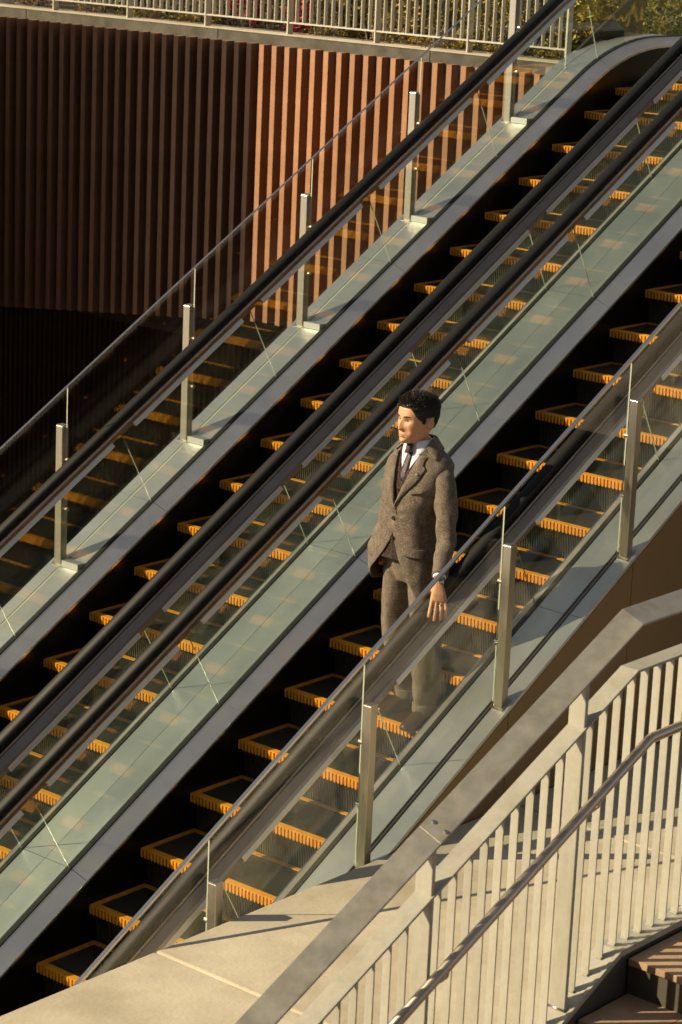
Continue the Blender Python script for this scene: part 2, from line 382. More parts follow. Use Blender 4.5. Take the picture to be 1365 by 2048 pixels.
# cladding of the near side, edge strip, channel
yc = -1.624
js = [S_MIN]+JD+[9.2]
for a, b in zip(js[:-1], js[1:]):
    mb = MB(); sweep_prof(mb, [(-1.524,.185),(-1.524,.206),(-1.626,.206),(-1.626,.185)], a+.0015, b-.0015); mb.build('edge_strip', M['outer_deck'], esc_r)
mb = MB(); sweep_prof(mb, [(-1.488,.19),(-1.492,.214),(-1.499,.217),(-1.499,.20),(-1.511,.20),(-1.511,.217),(-1.520,.214),(-1.5225,.19)], S_MIN, 9.2); mb.build('glass_channel', M['track'], esc_r)
PX = [-.27+1.1575*k for k in range(-2, 8)]
xs = [-3.2]+[x+.02 for x in PX]+[8.6]
xs = sorted(x for x in xs if x <= 8.6)
for a, b in zip(xs[:-1], xs[1:]):
    if b < .6: continue
    mb = MB(); a2, b2 = a+.003, b-.003; zb = SLAB_Z-.05
    za, zb2 = a2*T30+.205, b2*T30+.205
    if za <= zb: a2 = (zb-.205)/T30+.02; za = a2*T30+.205
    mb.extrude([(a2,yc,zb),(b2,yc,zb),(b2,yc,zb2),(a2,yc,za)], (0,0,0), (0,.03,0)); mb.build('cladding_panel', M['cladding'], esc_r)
mb = MB(); mb.extrude([(.7,yc+.034,zb-.4),(8.6,yc+.034,zb-.4),(8.6,yc+.034,8.6*T30+.12),(.9,yc+.034,.9*T30+.12)], (0,0,0), (0,.03,0)); mb.build('cladding_backing', M['truss'], esc_r)
# far side strip and cladding
for a, b in zip(js[:-1], js[1:]):
    mb = MB(); sweep_prof(mb, [(DY+.309,.185),(DY+.309,.209),(DY+.41,.209),(DY+.41,.185)], a+.0015, b-.0015); mb.build('edge_strip', M['outer_deck'], esc_l)
xs2 = [-3.0+1.1575*k for k in range(0, 11)]
for a, b in zip(xs2[:-1], xs2[1:]):
    mb = MB(); a2, b2 = a+.003, b-.003
    z1, z2 = max(a2*T30+.2, LOW_Z+.02), b2*T30+.2
    mb.extrude([(a2,DY+.38,LOW_Z),(b2,DY+.38,LOW_Z),(b2,DY+.38,z2),(a2,DY+.38,z1)], (0,0,0), (0,.03,0)); mb.build('cladding_panel', M['cladding_low_bounce'], esc_l)

# glass guards
def guard(name, label, xs_posts, y0, y1, yg, h_post, h_glass, sg, s_lo, s_hi, rw_=.011):
    t = thing(name, label, 'glass guard', (xs_posts[0], y0, xs_posts[0]*T30), 'glass guards beside the escalators')
    ym = (y0+y1)/2
    for x in xs_posts:
        zb = x*T30+.237
        mb = MB(); mb.box(x, x+.056, y0, y1, zb-.01, x*T30+h_post); po = mb.build('post', M['steel'], t, bevel=.003, origin=(x, ym, zb))
        mb = MB(); mb.box(x+.002, x+.054, y0+.002, y1-.002, x*T30+h_post+.0005, x*T30+h_post+.006); mb.build('post_cap', M['trim'], po)
        mb = MB(); zz = lambda X: X*T30+.2385
        a, b = x-.012, x+.072
        mb.hexa([(a,y0-.016,zz(a)),(b,y0-.016,zz(b)),(b,y1+.016,zz(b)),(a,y1+.016,zz(a))], [(a,y0-.016,zz(a)+.006),(b,y0-.016,zz(b)+.006),(b,y1+.016,zz(b)+.006),(a,y1+.016,zz(a)+.006)])
        mb.build('base_plate', M['steel'], po)
        mb = MB(); ya, yb = (y1, yg+.012) if sg < 0 else (yg-.016, y0)
        for zc in (h_post-.22, .62):
            mb = MB(); mb.tube([(x+.03, ya, x*T30+zc), (x+.03, yb, x*T30+zc)], .014, 12); mb.build('glass_clamp', M['steel'], po, smooth=False)
        if sg > 0:        # levelling wedge on the sloping deck
            mb = MB(); xa = x-.008; xb = xa+.072; dz = .072*T30
            y_in = DY+.136
            mb.extrude([(xa, y_in, xa*T30+.241), (xb, y_in, xb*T30+.241), (xa, y_in, xa*T30+.243+dz)], (0,0,0), (0, y0-.02-y_in, 0)); mb.build('levelling_wedge', M['outer_deck'], po)
    ed = [s_lo]+[x+.028 for x in xs_posts]+[s_hi]
    for a, b in zip(ed[:-1], ed[1:]):
        a2, b2 = a+.0012, b-.0012; lo, hi = .24, h_glass
        mb = MB(); mb.hexa([(a2,yg-.004,a2*T30+lo),(b2,yg-.004,b2*T30+lo),(b2,yg+.004,b2*T30+lo),(a2,yg+.004,a2*T30+lo)], [(a2,yg-.004,a2*T30+hi),(b2,yg-.004,b2*T30+hi),(b2,yg+.004,b2*T30+hi),(a2,yg+.004,a2*T30+hi)], [1,1,0,1,0,1])
        mb.build('glass_pane', [M['guard_glass'], M['glass_edge']], t)
    mb = MB(); z0 = h_glass-.006
    mb.hexa([(s_lo,yg-rw_,s_lo*T30+z0),(s_hi,yg-rw_,s_hi*T30+z0),(s_hi,yg+rw_,s_hi*T30+z0),(s_lo,yg+rw_,s_lo*T30+z0)], [(s_lo,yg-rw_,s_lo*T30+z0+2*rw_),(s_hi,yg-rw_,s_hi*T30+z0+2*rw_),(s_hi,yg+rw_,s_hi*T30+z0+2*rw_),(s_lo,yg+rw_,s_lo*T30+z0+2*rw_)])
    mb.build('top_rail', M['trim'], t, bevel=.003)
    return t
guard('glass_guard', 'glass guard on steel posts along the near escalator, in front of the man', [x for x in PX if -.5 < x < 7.0], -1.587, -1.531, -1.505, 1.19, 1.405, -1, -2.4, 7.0)
guard('glass_guard', 'glass guard on steel posts beyond the far escalator, before the slatted wall', [2.105-1.157*2+1.157*k for k in range(0, 8) if 2.105-1.157*2+1.157*k < 7.5], 2.10, 2.16, 2.085, 1.172, 1.425, 1, -.6, 7.4, .006)

# ------------------------------------------------------------------ the setting
def ground(name, x0, x1, y0, y1, z, m, th=.3):
    mb = MB(); mb.box(x0, x1, y0, y1, z-th, z); return tag(mb.build(name, m, origin=(x0,y0,z)), kind='structure')
ground('lower_floor', -60, 60, -40, 60, LOW_Z, M['floor'])
# concrete slab between escalator and stair, cast in bays with recessed joints
slab = thing('concrete_slab', 'pale concrete slab beside the near escalator', None, (-3.5, -1.63, SLAB_Z)); slab['kind'] = 'structure'
del slab['label']
bays = [-3.6, -.735, 2.15, 5.0, 8.6]
for a, b in zip(bays[:-1], bays[1:]):
    mb = MB(); mb.box(a+.006, b-.006, -4.115, -1.63, SLAB_Z-2.6, SLAB_Z); mb.build('slab_bay', M['concrete'], slab, bevel=.008)
mb = MB(); mb.box(-3.59, 8.58, -4.11, -1.64, SLAB_Z-2.6, SLAB_Z-.012); mb.build('joint_filler', M['concrete'], slab)
for xb in bays[1:-1]:
    mb = MB(); mb.box(xb+.012, xb+.034, -4.11, -1.64, SLAB_Z+.0005, SLAB_Z+.0035); mb.build('joint_ridge', M['concrete'], slab, bevel=.003)

# upper level
ground('upper_plaza', 8.4, 60, -40, 3.0, TOP_Z, M['plaza'], 3.0)
ground('planting_bed', 8.98, 60, 3.0, 60, 4.36, M['soil'], 3.0)
XW = 8.75
rw = thing('retaining_wall', 'weathered concrete retaining wall edge above the brown slats', 'wall', (XW+.12, 6, 4.2))
ys = [2.2, 4.6, 7.2, 9.9, 12.6, 15.5]
for a, b in zip(ys[:-1], ys[1:]):
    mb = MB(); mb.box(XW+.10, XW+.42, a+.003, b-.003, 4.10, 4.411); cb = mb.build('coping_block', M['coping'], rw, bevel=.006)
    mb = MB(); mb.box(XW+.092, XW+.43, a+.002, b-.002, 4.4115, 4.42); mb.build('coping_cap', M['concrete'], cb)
mb = MB(); mb.box(XW+.13, XW+.5, 2.21, 15.4, 1.80, 4.099); mb.build('backing', M['backing'], rw)
sw = thing('slatted_wall', 'tall wall of brown vertical slats below the planted terrace', 'wall', (XW, 6, 1.5))
sm = {}
k = 0; y = 2.35; zt = 4.315
while y < 15.3:
    zb = 1.70-.105*(y-6.4)
    if y < 6.4: zb = 1.70-.02*(6.4-y)
    mb = MB(); mb.box(XW, XW+.127, y, y+.058, zb, zt+random.uniform(-.002,.002), [0,0,1,0,1,0]); mb.build('slat', [M['slat'], M['slat_side_shade']], sw, origin=(XW, y, zb))
    y += .160; k += 1
# soffit and recessed lower wall
mb = MB(); zs = lambda y: (1.70-.105*(y-6.4) if y > 6.4 else 1.70-.02*(6.4-y))+.015
mb.sweep([[(XW+.10,y,zs(y)),(11.3,y,zs(y)),(11.3,y,zs(y)+.12),(XW+.10,y,zs(y)+.12)] for y in (2.25,6.4,15.4)], 0); tag(mb.build('soffit', M['backing'], origin=(XW,2.2,1.0)), kind='structure')
lw = thing('slatted_wall', 'recessed lower wall of narrow dark slats in deep shade', 'wall', (11.2, 10, LOW_Z))
mb = MB(); mb.box(11.28, 11.4, 2.2, 18, LOW_Z, 1.9); mb.build('backing', M['backing'], lw)
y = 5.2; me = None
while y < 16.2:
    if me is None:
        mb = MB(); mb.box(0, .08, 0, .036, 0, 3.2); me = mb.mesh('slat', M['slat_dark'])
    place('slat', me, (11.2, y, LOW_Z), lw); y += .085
mb = MB(); mb.box(11.08, 11.14, 5.0, 16.5, LOW_Z+.002, LOW_Z+.05); tag(mb.build('kerb', M['coping'], origin=(11.1,5,LOW_Z)), kind='structure')

# fence on the coping
fn = thing('metal_fence', 'pale metal fence of upright bars in front of the planting', 'fence', (XW+.2, 6, 4.42))
fy = [3.18+1.066*i for i in range(0, 9)]
xf = XW+.17
mb = MB(); mb.box(0, .075, -.007, .007, 0, 1.15); pme = mb.mesh('post', M['fence'])
mb = MB(); mb.box(.012, .056, -.004, .004, .105, 1.10); bme = mb.mesh('baluster', M['fence'])
for i, y in enumerate(fy):
    place('post', pme, (xf, y, 4.42), fn)
    if i < len(fy)-1:
        for j in range(1, 12): place('baluster', bme, (xf, y+1.066*j/12, 4.42), fn)
for zz in (.10, 1.10):
    mb = MB(); mb.box(xf+.008, xf+.062, fy[0], fy[-1], 4.42+zz, 4.42+zz+.014); mb.build('rail', M['fence'], fn)

# upper landing: glass guard post and floor edge
ug = thing('landing_post', 'steel landing post standing where the far escalator arrives', 'post', (8.62, 2.35, TOP_Z))
mb = MB(); mb.box(8.60, 8.66, 2.32, 2.38, TOP_Z, TOP_Z+1.5); mb.build('shaft', M['steel'], ug, bevel=.004)
mb = MB(); mb.box(8.56, 8.70, 2.28, 2.42, TOP_Z+.001, TOP_Z+.012); mb.build('base_plate', M['steel'], ug)

# ------------------------------------------------------------------ stair and railing in front
KR = .4727
XC = -.61                                            # where the flight meets the landing
def rz(x, z0): return z0+(x-XC)*KR if x < XC else z0
st = thing('stairs', 'tiled outdoor stair at the lower right corner', None, (-.56, -5.0, 1.61)); del st['label']; st['kind'] = 'structure'
run, rise = .345, .1631
for k in range(0, 8):
    xt1 = -.565-run*(k-1) if k else 1.6
    xt0 = -.565-run*k; z = 1.612-rise*k
    ys_ = [-4.225, -4.52, -4.82, -5.12, -5.42, -5.72, -6.02, -6.32]
    if k == 0: xcs = [xt0, xt0+.32, xt0+.64, xt0+.96, xt0+1.28, xt0+1.6, 1.6]
    else: xcs = [xt0, xt0+run+.02]
    for xa, xb in zip(xcs[:-1], xcs[1:]):
        for ya, yb in zip(ys_[:-1], ys_[1:]):
            mb = MB(); mb.box(xa+.0015, xb-.0015, yb+.0015, ya-.0015, z-.03, z); mb.build('tile', M['tile'], st, bevel=.002)
    mb = MB(); mb.box(xt0+.012, xt0+.04, -6.32, -4.222, z-rise-.001, z-.031); mb.build('riser', M['stair_side'], st)
mb = MB(); mb.box(-.54, 1.6, -6.32, -4.23, .4, 1.578); mb.build('landing_base', M['stair_side'], st)
mb = MB(); mb.extrude([(-3.4,-4.21,rz(-3.4,1.655)-.32),(XC,-4.21,1.655-.32),(1.6,-4.21,1.655-.32),(1.6,-4.21,1.655-.031),(XC,-4.21,1.655-.031),(-3.4,-4.21,rz(-3.4,1.655)-.031)], (0,0,0), (0,.09,0)); mb.build('stringer', M['stair_side'], st)
mb = MB(); mb.extrude([(-3.4,-4.205,-1.6),(1.6,-4.205,-1.6),(1.6,-4.205,1.33),(XC,-4.205,1.33),(-3.4,-4.205,rz(-3.4,1.33))], (0,0,0), (0,.06,0)); mb.build('side_wall', M['concrete'], st)

rl = thing('stair_railing', 'galvanised steel stair railing with upright flat bars in the foreground', 'railing', (XC, -4.16, 1.655))
X0R, X1R = -3.4, 1.5
def rail_plate(mb, z0, ya, za, yb, zb_, th, x0=X0R, x1=X1R):
    """plate that follows the flight and the landing; cross-section from (ya,za) to (yb,zb_) above z0, thickness th"""
    rings = []
    for x in [q for q in (x0, XC, x1) if x0 <= q <= x1]:
        z = rz(x, z0)
        rings.append([(x, ya, z+za), (x, yb, z+zb_), (x, yb, z+zb_-th), (x, ya, z+za-th)])
    return mb.sweep(rings, 0)
xj = -1.872
for a, b in ((X0R, xj-.0012), (xj+.0012, X1R)):
    mb = MB(); rail_plate(mb, 3.082, -4.205, 0, -4.098, .040, .010, a, b); c = mb.build('cap_rail', M['cap'], rl, bevel=.002)
for a in (-.012, -.034):
    pass
for xs_, yy in ((xj+.05, -4.19), (xj+.05, -4.13)):
    zz = rz(xs_, 3.082)+(yy+4.205)/.107*.04
    mb = MB(); mb.tube([(xs_, yy, zz), (xs_-.001, yy-.001, zz+.004)], .009, 10); mb.build('rivet', M['trim'], rl, smooth=False)
mb = MB(); rail_plate(mb, 2.884, -4.2, 0, -4.112, 0, .012); mb.build('mid_rail', M['galv'], rl, bevel=.002)
mb = MB(); rail_plate(mb, 1.655, -4.205, 0, -4.10, 0, .012); mb.build('base_rail', M['galv'], rl, bevel=.002)
mb = MB(); rail_plate(mb, 1.655, -4.222, .006, -4.2065, .006, .028); mb.build('kerb_edge', M['galv'], rl)
posts = [-.952+.933*k for k in range(-2, 3)]
for x in posts:
    zt_ = rz(x, 3.082)-.012; zb = rz(x, 1.655)+.001
    mb = MB(); xa, xb = x-.010, x+.010
    poly = [(x,-4.192,zb),(x,-4.112,zb),(x,-4.112,rz(x,2.884)-.10),(x,-4.112,zt_+.03),(x,-4.112,zt_+.03),(x,-4.150,zt_+.016),(x,-4.192,zt_)]
    mb.extrude([poly[0],poly[1],poly[3],poly[6]], (-.010,0,0), (.010,0,0)); mb.build('post', M['galv'], rl, bevel=.003)
    mb = MB(); mb.tube([(x-.013,-4.192,zb+.001),(x-.013,-4.112,zb+.001)], .006, 6); mb.build('weld_bead', M['trim'], rl, smooth=True)
k = -31
bar_cache = {}
while True:
    x = -.769+.0942*k
    if x > 1.4: break
    k += 1
    if x < -3.3 or min(abs(x-q) for q in posts) < .035: continue
    zt_ = rz(x, 2.884)-.013; zb = rz(x, 1.655)+.001; h = round(zt_-zb, 4)
    if h not in bar_cache:
        mb = MB(); mb.box(-.0035, .0035, -.018, .018, 0, h); mb.box(-.009,-.0036,-.017,.017,0,.008); bar_cache[h] = mb.mesh('baluster', M['galv'])
    place('baluster', bar_cache[h], (x, -4.150, zb), rl)
def pz(x): return 2.607+(x-XC)*.462 if x < XC else 2.609
mb = MB(); pts = [(X0R,-4.275,pz(X0R)),(XC-.012,-4.275,pz(XC-.012)),(XC+.012,-4.275,pz(XC)+.001),(X1R,-4.275,2.609)]
mb.tube(pts, .0215, 16); gr = mb.build('grab_rail', M['pipe'], rl, smooth=True)
for x in posts:
    mb = MB(); z = pz(x); mb.tube([(x,-4.19,z-.07),(x,-4.25,z-.07),(x+.01,-4.272,z-.045),(x+.012,-4.275,z-.018)], .006, 8); mb.tube([(x-.05,-4.275,pz(x-.05)-.022),(x+.06,-4.275,pz(x+.06)-.022)], .006, 8)
    mb.build('bracket', M['pipe'], gr, smooth=True)

# ------------------------------------------------------------------ neighbouring building left of the frame; its shade lies on the left of the slats
tw = thing('neighbour_building', 'flat roofed building left of the view that shades the slatted wall', 'building', (6.4, 9.0, LOW_Z))
BT = 6.10
fp = [(6.41,8.80),(6.41,26.0),(-6.6,26.0),(-6.6,20.82)]
mb = MB(); mb.extrude([(x,y,LOW_Z) for x,y in fp], (0,0,0), (0,0,BT-LOW_Z-.3)); mb.build('wall', M['bldg'], tw)
mb = MB(); mb.extrude([(x,y,BT-.299) for x,y in fp], (0,0,0), (0,0,.299)); mb.build('roof', M['bldg'], tw)
for fl in range(3):
    for i in range(5):
        mb = MB(); y = 10.0+2.9*i; z = LOW_Z+.7+2.5*fl; mb.box(6.39, 6.44, y, y+1.7, z, z+1.9); w_ = mb.build('window', M['window'], tw)
        mb = MB(); mb.box(6.441, 6.48, y-.06, y+1.76, z-.06, z-.001); mb.build('sill', M['trim'], w_)

# added unseen block behind the viewer, keeps low sky light off the slats
ob = thing('sky_blocker', 'large unseen block added behind the viewer to cut low sky light', 'building', (-30, -25, LOW_Z))
mb = MB(); mb.box(-44, -27, -62, -2, LOW_Z, 27); mb.build('wall', M['bldg'], ob)
for fl in range(8):
    for i in range(14):
        mb = MB(); y = -60.5+4.1*i; z = LOW_Z+1.2+3.4*fl; mb.box(-27.02, -26.96, y, y+3.0, z, z+2.0); mb.build('window', M['window'], ob)
mb = MB(); mb.box(-44.3, -26.7, -62.3, -1.7, 27.01, 27.6); mb.build('parapet', M['bldg'], ob)

# ------------------------------------------------------------------ planting
def leaf_mat(name, c1, c2):
    m = bpy.data.materials.new(name); nt, b = nodes_of(m); b.inputs['Roughness'].default_value = .6
    g = nt.nodes.new('ShaderNodeNewGeometry'); r = nt.nodes.new('ShaderNodeValToRGB')
    r.color_ramp.elements[0].color = (*c1,1); r.color_ramp.elements[1].color = (*c2,1)
    nt.links.new(g.outputs['Random Per Island'], r.inputs[0]); nt.links.new(r.outputs[0], b.inputs['Base Color'])
    b.inputs['Subsurface Weight'].default_value = 0.
    return m
M['leaf_yel'] = leaf_mat('leaves_yellow', (.16,.12,.022), (.58,.42,.07))
M['leaf_grn'] = leaf_mat('leaves_green', (.025,.035,.01), (.20,.20,.05))
M['leaf_red'] = leaf_mat('leaves_red', (.28,.012,.035), (.62,.035,.09))
M['leaf_dry'] = leaf_mat('leaves_dry', (.22,.13,.07), (.42,.28,.17))
M['bark'] = mat('bark', (.10,.07,.05), .9, 0., col2=(.30,.27,.22), vscale=9, bump=.8, bscale=25, ramp=(.52,.6))
def foliage(n, rx, ry, rz_, leaf, seed, clumps=9):
    rd = random.Random(seed); mb = MB(); cl = []
    for _ in range(clumps):
        u = rd.uniform(0,2*pi); h = rd.uniform(.1,1); q = sqrt(rd.random())
        cl.append((Vector((rx*q*cos(u), ry*q*sin(u), rz_*h*(1-.35*q))), rd.uniform(.25,.5)))
    for _ in range(n):
        c, rr = rd.choice(cl); d = Vector((rd.gauss(0,1), rd.gauss(0,1), rd.gauss(0,1))).normalized()*rr*rd.uniform(.4,1)
        p_ = c+Vector((d.x*rx, d.y*ry, d.z*rz_*.7)); p_.z = max(.01, p_.z)
        a = Vector((rd.gauss(0,1), rd.gauss(0,1), rd.gauss(0,.6))).normalized(); b = a.cross(Vector((rd.gauss(0,1),rd.gauss(0,1),rd.gauss(0,1)))).normalized()
        l = leaf*rd.uniform(.6,1.3); w = l*.38
        mb.add([p_-a*l*.5, p_+b*w*.5, p_+a*l*.5, p_-b*w*.5], [(0,1,2,3)])
    return mb
def stems(n, rx, ry, h, seed):
    rd = random.Random(seed); mb = MB()
    for _ in range(n):
        x, y = rd.uniform(-.3,.3)*rx, rd.uniform(-.3,.3)*ry
        mb.tube([(x,y,-.03),(x*1.6,y*1.6,h*.45),(x*2.4+rd.uniform(-.05,.05),y*2.4,h*.85)], [.008,.006,.003], 5)
    return mb
pl_meshes = {}
specs = {'leaf_yel':(2200,.45,.45,.85,.055), 'leaf_grn':(2200,.45,.45,.85,.055), 'leaf_red':(900,.20,.20,.5,.055), 'leaf_dry':(500,.20,.20,.34,.035), 'low':(700,.34,.34,.20,.034)}
for k_, (n, rx, ry, h, lf) in specs.items():
    mt = M['leaf_yel'] if k_ == 'low' else M[k_]
    for vv in range(2):
        pl_meshes[k_, vv] = (foliage(n, rx, ry, h, lf, hash(k_) % 97 if False else 11*len(k_)+vv*31+ord(k_[-1]), 10).mesh('foliage', mt, recalc=False), stems(7, rx, ry, h, vv+5).mesh('stem', M['bark']))
def shrub(kind, x, y, sc, rot, vv, name, label, group):
    t = thing(name, label, 'shrub', (x, y, 4.36), group); t.scale = (sc,sc,sc); t.rotation_euler = (0,0,rot)
    for nm, me in zip(('foliage','stem'), pl_meshes[kind, vv]):
        o = bpy.data.objects.new(nm, me); COL.objects.link(o); o.parent = t
    return t
rd = random.Random(3)
names = {'leaf_yel':('yellow_shrub','yellow-green leafy shrub behind the metal fence','yellow shrubs in the terrace bed'),
         'leaf_grn':('green_shrub','dark green leafy shrub behind the metal fence','green shrubs in the terrace bed'),
         'leaf_dry':('dry_plant','pinkish dry flower tuft at the foot of the fence','dry flower tufts by the fence'),
         'low':('ground_cover_plant','low yellow plant spilling over the concrete edge','low plants along the concrete edge')}
ORD = ['first','second','third','fourth','fifth','sixth','seventh','eighth']
ROW = ['front','middle','back']
def bay(y):
    b = int((y-3.18)//1.066); side = 'right' if (y-3.18)/1.066-b < .5 else 'left'
    return b, side
for b in range(0, 8):
    for hf_ in range(2):
        for row in range(3):
            if b >= 6 and row > 1: continue
            y = 3.18+1.066*b+.27+.533*hf_
            kd = rd.choice(['leaf_yel','leaf_yel','leaf_grn']) if y < 7 else rd.choice(['leaf_grn','leaf_dry','leaf_grn'])
            n_, l_, g_ = names[kd]
            x = 9.75+row*.95
            lab = l_.split(' behind')[0].split(' at the')[0]+', %s row, %s half of %s fence bay from right' % (ROW[row], 'left' if hf_ else 'right', ORD[b])
            shrub(kd, x+rd.uniform(-.2,.2), y+rd.uniform(-.1,.1), rd.uniform(.8,1.15), rd.uniform(0,6), rd.randrange(2), n_, lab, g_)
for y, lab in ((7.35,'red-leaved shrub behind the fence, left of the pair'), (6.72,'red-leaved shrub behind the fence, right of the pair')):
    shrub('leaf_red', 9.42, y, 1.0, y, 0 if y > 7 else 1, 'red_shrub', lab, 'red shrubs behind the fence')
for y in (5.45, 4.75, 9.3, 8.4):
    b, sd2 = bay(y)
    shrub('leaf_dry', 9.16, y, rd.uniform(.8,1), rd.uniform(0,6), rd.randrange(2), names['leaf_dry'][0], 'pinkish dry tuft at concrete edge, %s half of %s fence bay from right' % (sd2, ORD[b]), names['leaf_dry'][2])
for y in (5.12, 4.62, 4.0, 3.5, 6.2, 7.9, 8.8):
    b, sd2 = bay(y)
    shrub('low', 9.30, y, rd.uniform(.6,.85), rd.uniform(0,6), rd.randrange(2), names['low'][0], 'low yellow plant at concrete edge, %s half of %s fence bay from right' % (sd2, ORD[b]), names['low'][2])
# grassy bank beyond, with scattered ground cover
mb = MB(); nx, ny = 24, 30
vs_ = []; fs = []
for i in range(nx+1):
    for j in range(ny+1):
        x = 12.2+i*.8; y = -6+j*.9; vs_.append((x, y, 4.30+min(1.5,.16*max(0,i-.5))+.25*noise.noise(Vector((x*.5,y*.5,0)))*min(1,i/3)))
for i in range(nx):
    for j in range(ny): fs.append((i*(ny+1)+j, (i+1)*(ny+1)+j, (i+1)*(ny+1)+j+1, i*(ny+1)+j+1))
mb.add(vs_, fs); tag(mb.build('grassy_bank', M['grass'], origin=(12.2,0,4.3), smooth=True), kind='structure')
rd = random.Random(9); mb = MB()
for _ in range(9000):
    i = rd.random()**1.5*18; x = 12.3+i; y = rd.uniform(-4, 16); z = 4.30+min(1.5,.16*max(0,i/.8-.5))+.25*noise.noise(Vector((x*.5,y*.5,0)))*min(1,i/2.4)
    a = Vector((rd.gauss(0,.4),rd.gauss(0,.4),1)).normalized()*rd.uniform(.08,.22); b = Vector((rd.gauss(0,1),rd.gauss(0,1),0)).normalized()*.02
    mb.add([Vector((x,y,z))-b, Vector((x,y,z))+b, Vector((x,y,z))+a], [(0,1,2)])
tag(mb.build('grass_tufts', M['leaf_yel'], origin=(12.2,0,4.3)), 'yellowing grass and ground cover on the bank', 'grass', kind='stuff')
def tree(x, y, r, lean, seed, label):
    t = thing('tree', label, 'tree', (x, y, 4.5), 'trees on the bank'); rd = random.Random(seed)
    pts = [(x,y,4.2),(x+lean*.3,y,5.2),(x+lean*.7,y+.05,6.4),(x+lean,y+.1,7.6)]
    mb = MB(); mb.tube(pts, [r*1.25,r,r*.85,r*.6], 14); tr_ = mb.build('trunk', M['bark'], t, smooth=True)
    for k in range(6):
        a = rd.uniform(0,6.28); mb = MB(); q = Vector(pts[2 if k<3 else 3]); e = q+Vector((cos(a)*1.3,sin(a)*1.3,1.0+rd.random()))
        mb.tube([q-Vector((0,0,.1)), q+(e-q)*.5+Vector((0,0,.1)), e], [r*.4,r*.25,r*.1], 8); mb.build('limb', M['bark'], tr_, smooth=True)
    fo = foliage(5000, 1.9, 1.9, 2.0, .10, seed, 26); me = fo.mesh('crown', M['leaf_grn'], recalc=False); o = place('crown', me, (x+lean, y+.1, 7.4), t)
tree(13.4, 2.55, .17, .25, 4, 'tree with mottled bark on the bank, left of the two trunks')
tree(13.9, 1.9, .20, -.1, 8, 'tree with mottled bark on the bank, right of the two trunks')

# ------------------------------------------------------------------ the man
OM = Vector((2.22, -.80, 5*.4*T30+.004))
def W(f, l, z): return Vector((OM.x-f, OM.y-l, OM.z+z))
def tweed(name, c1, c2, c3, scale=260.):
    m = bpy.data.materials.new(name); nt, b = nodes_of(m); b.inputs['Roughness'].default_value = .95; b.inputs['Specular IOR Level'].default_value = .15
    b.inputs['Sheen Weight'].default_value = .12; b.inputs['Sheen Roughness'].default_value = .5
    tc = nt.nodes.new('ShaderNodeTexCoord')
    n1 = nt.nodes.new('ShaderNodeTexNoise'); n1.inputs['Scale'].default_value = scale; n1.inputs['Detail'].default_value = 2
    n2 = nt.nodes.new('ShaderNodeTexNoise'); n2.inputs['Scale'].default_value = 22; n2.inputs['Detail'].default_value = 3
    wv = nt.nodes.new('ShaderNodeTexWave'); wv.inputs['Scale'].default_value = 55; wv.inputs['Distortion'].default_value = 3; wv.inputs['Detail'].default_value = 2; wv.bands_direction = 'DIAGONAL'
    for n in (n1, n2, wv): nt.links.new(tc.outputs['Object'], n.inputs['Vector'])
    r = nt.nodes.new('ShaderNodeValToRGB'); r.color_ramp.elements[0].position = .36; r.color_ramp.elements[1].position = .66
    r.color_ramp.elements[0].color = (*c1,1); r.color_ramp.elements[1].color = (*c3,1); e = r.color_ramp.elements.new(.5); e.color = (*c2,1)
    mx = nt.nodes.new('ShaderNodeMath'); mx.operation = 'MULTIPLY_ADD'; mx.inputs[1].default_value = .05; nt.links.new(wv.outputs['Fac'], mx.inputs[0]); nt.links.new(n1.outputs['Fac'], mx.inputs[2])
    m3 = nt.nodes.new('ShaderNodeMath'); m3.operation = 'MULTIPLY_ADD'; m3.inputs[1].default_value = .22; nt.links.new(n2.outputs['Fac'], m3.inputs[0]); nt.links.new(mx.outputs[0], m3.inputs[2])
    m4 = nt.nodes.new('ShaderNodeMath'); m4.operation = 'SUBTRACT'; m4.inputs[1].default_value = .135; nt.links.new(m3.outputs[0], m4.inputs[0])
    nt.links.new(m4.outputs[0], r.inputs[0]); nt.links.new(r.outputs[0], b.inputs['Base Color'])
    bp = nt.nodes.new('ShaderNodeBump'); bp.inputs['Strength'].default_value = .35; bp.inputs['Distance'].default_value = .004
    nt.links.new(n1.outputs['Fac'], bp.inputs['Height']); nt.links.new(bp.outputs[0], b.inputs['Normal'])
    return m
M['tweed'] = tweed('brown_tweed', (.045,.035,.028), (.128,.101,.080), (.30,.245,.198), 300.)
M['trouser'] = tweed('trouser_tweed', (.055,.043,.034), (.145,.115,.088), (.30,.242,.19), 300.)
M['vest'] = tweed('vest_knit', (.012,.008,.008), (.035,.022,.020), (.10,.068,.055), 150.)
M['shirt'] = mat('shirt', (.62,.66,.76), .8, 0., var=.02, vscale=30, bump=.05, bscale=80)
M['skin'] = mat('skin', (.58,.30,.165), .55, 0., var=.08, vscale=35, bump=.06, bscale=220)
nt_, b_ = nodes_of(M['skin']); b_.inputs['Subsurface Weight'].default_value = .12; b_.inputs['Subsurface Radius'].default_value = (.012,.005,.003); b_.inputs['Subsurface Scale'].default_value = .6
M['lip'] = mat('lips', (.47,.20,.14), .45)
M['hair'] = mat('black_hair', (.014,.010,.008), .40, 0., spec=.45)
M['brow'] = mat('eyebrow', (.035,.022,.016), .9)
M['eye_white'] = mat('eye_white', (.55,.48,.42), .25)
M['iris'] = mat('iris', (.015,.010,.008), .15)
M['tie'] = mat('tie_silk', (.020,.010,.020), .6, 0., col2=(.036,.016,.026), vscale=60, ramp=(.45,.55))
M['tie_dot'] = mat('tie_dot', (.42,.25,.2), .5)
M['leather'] = mat('brown_leather', (.040,.016,.010), .28, 0., var=.25, vscale=18, spec=.6, coat=.3)
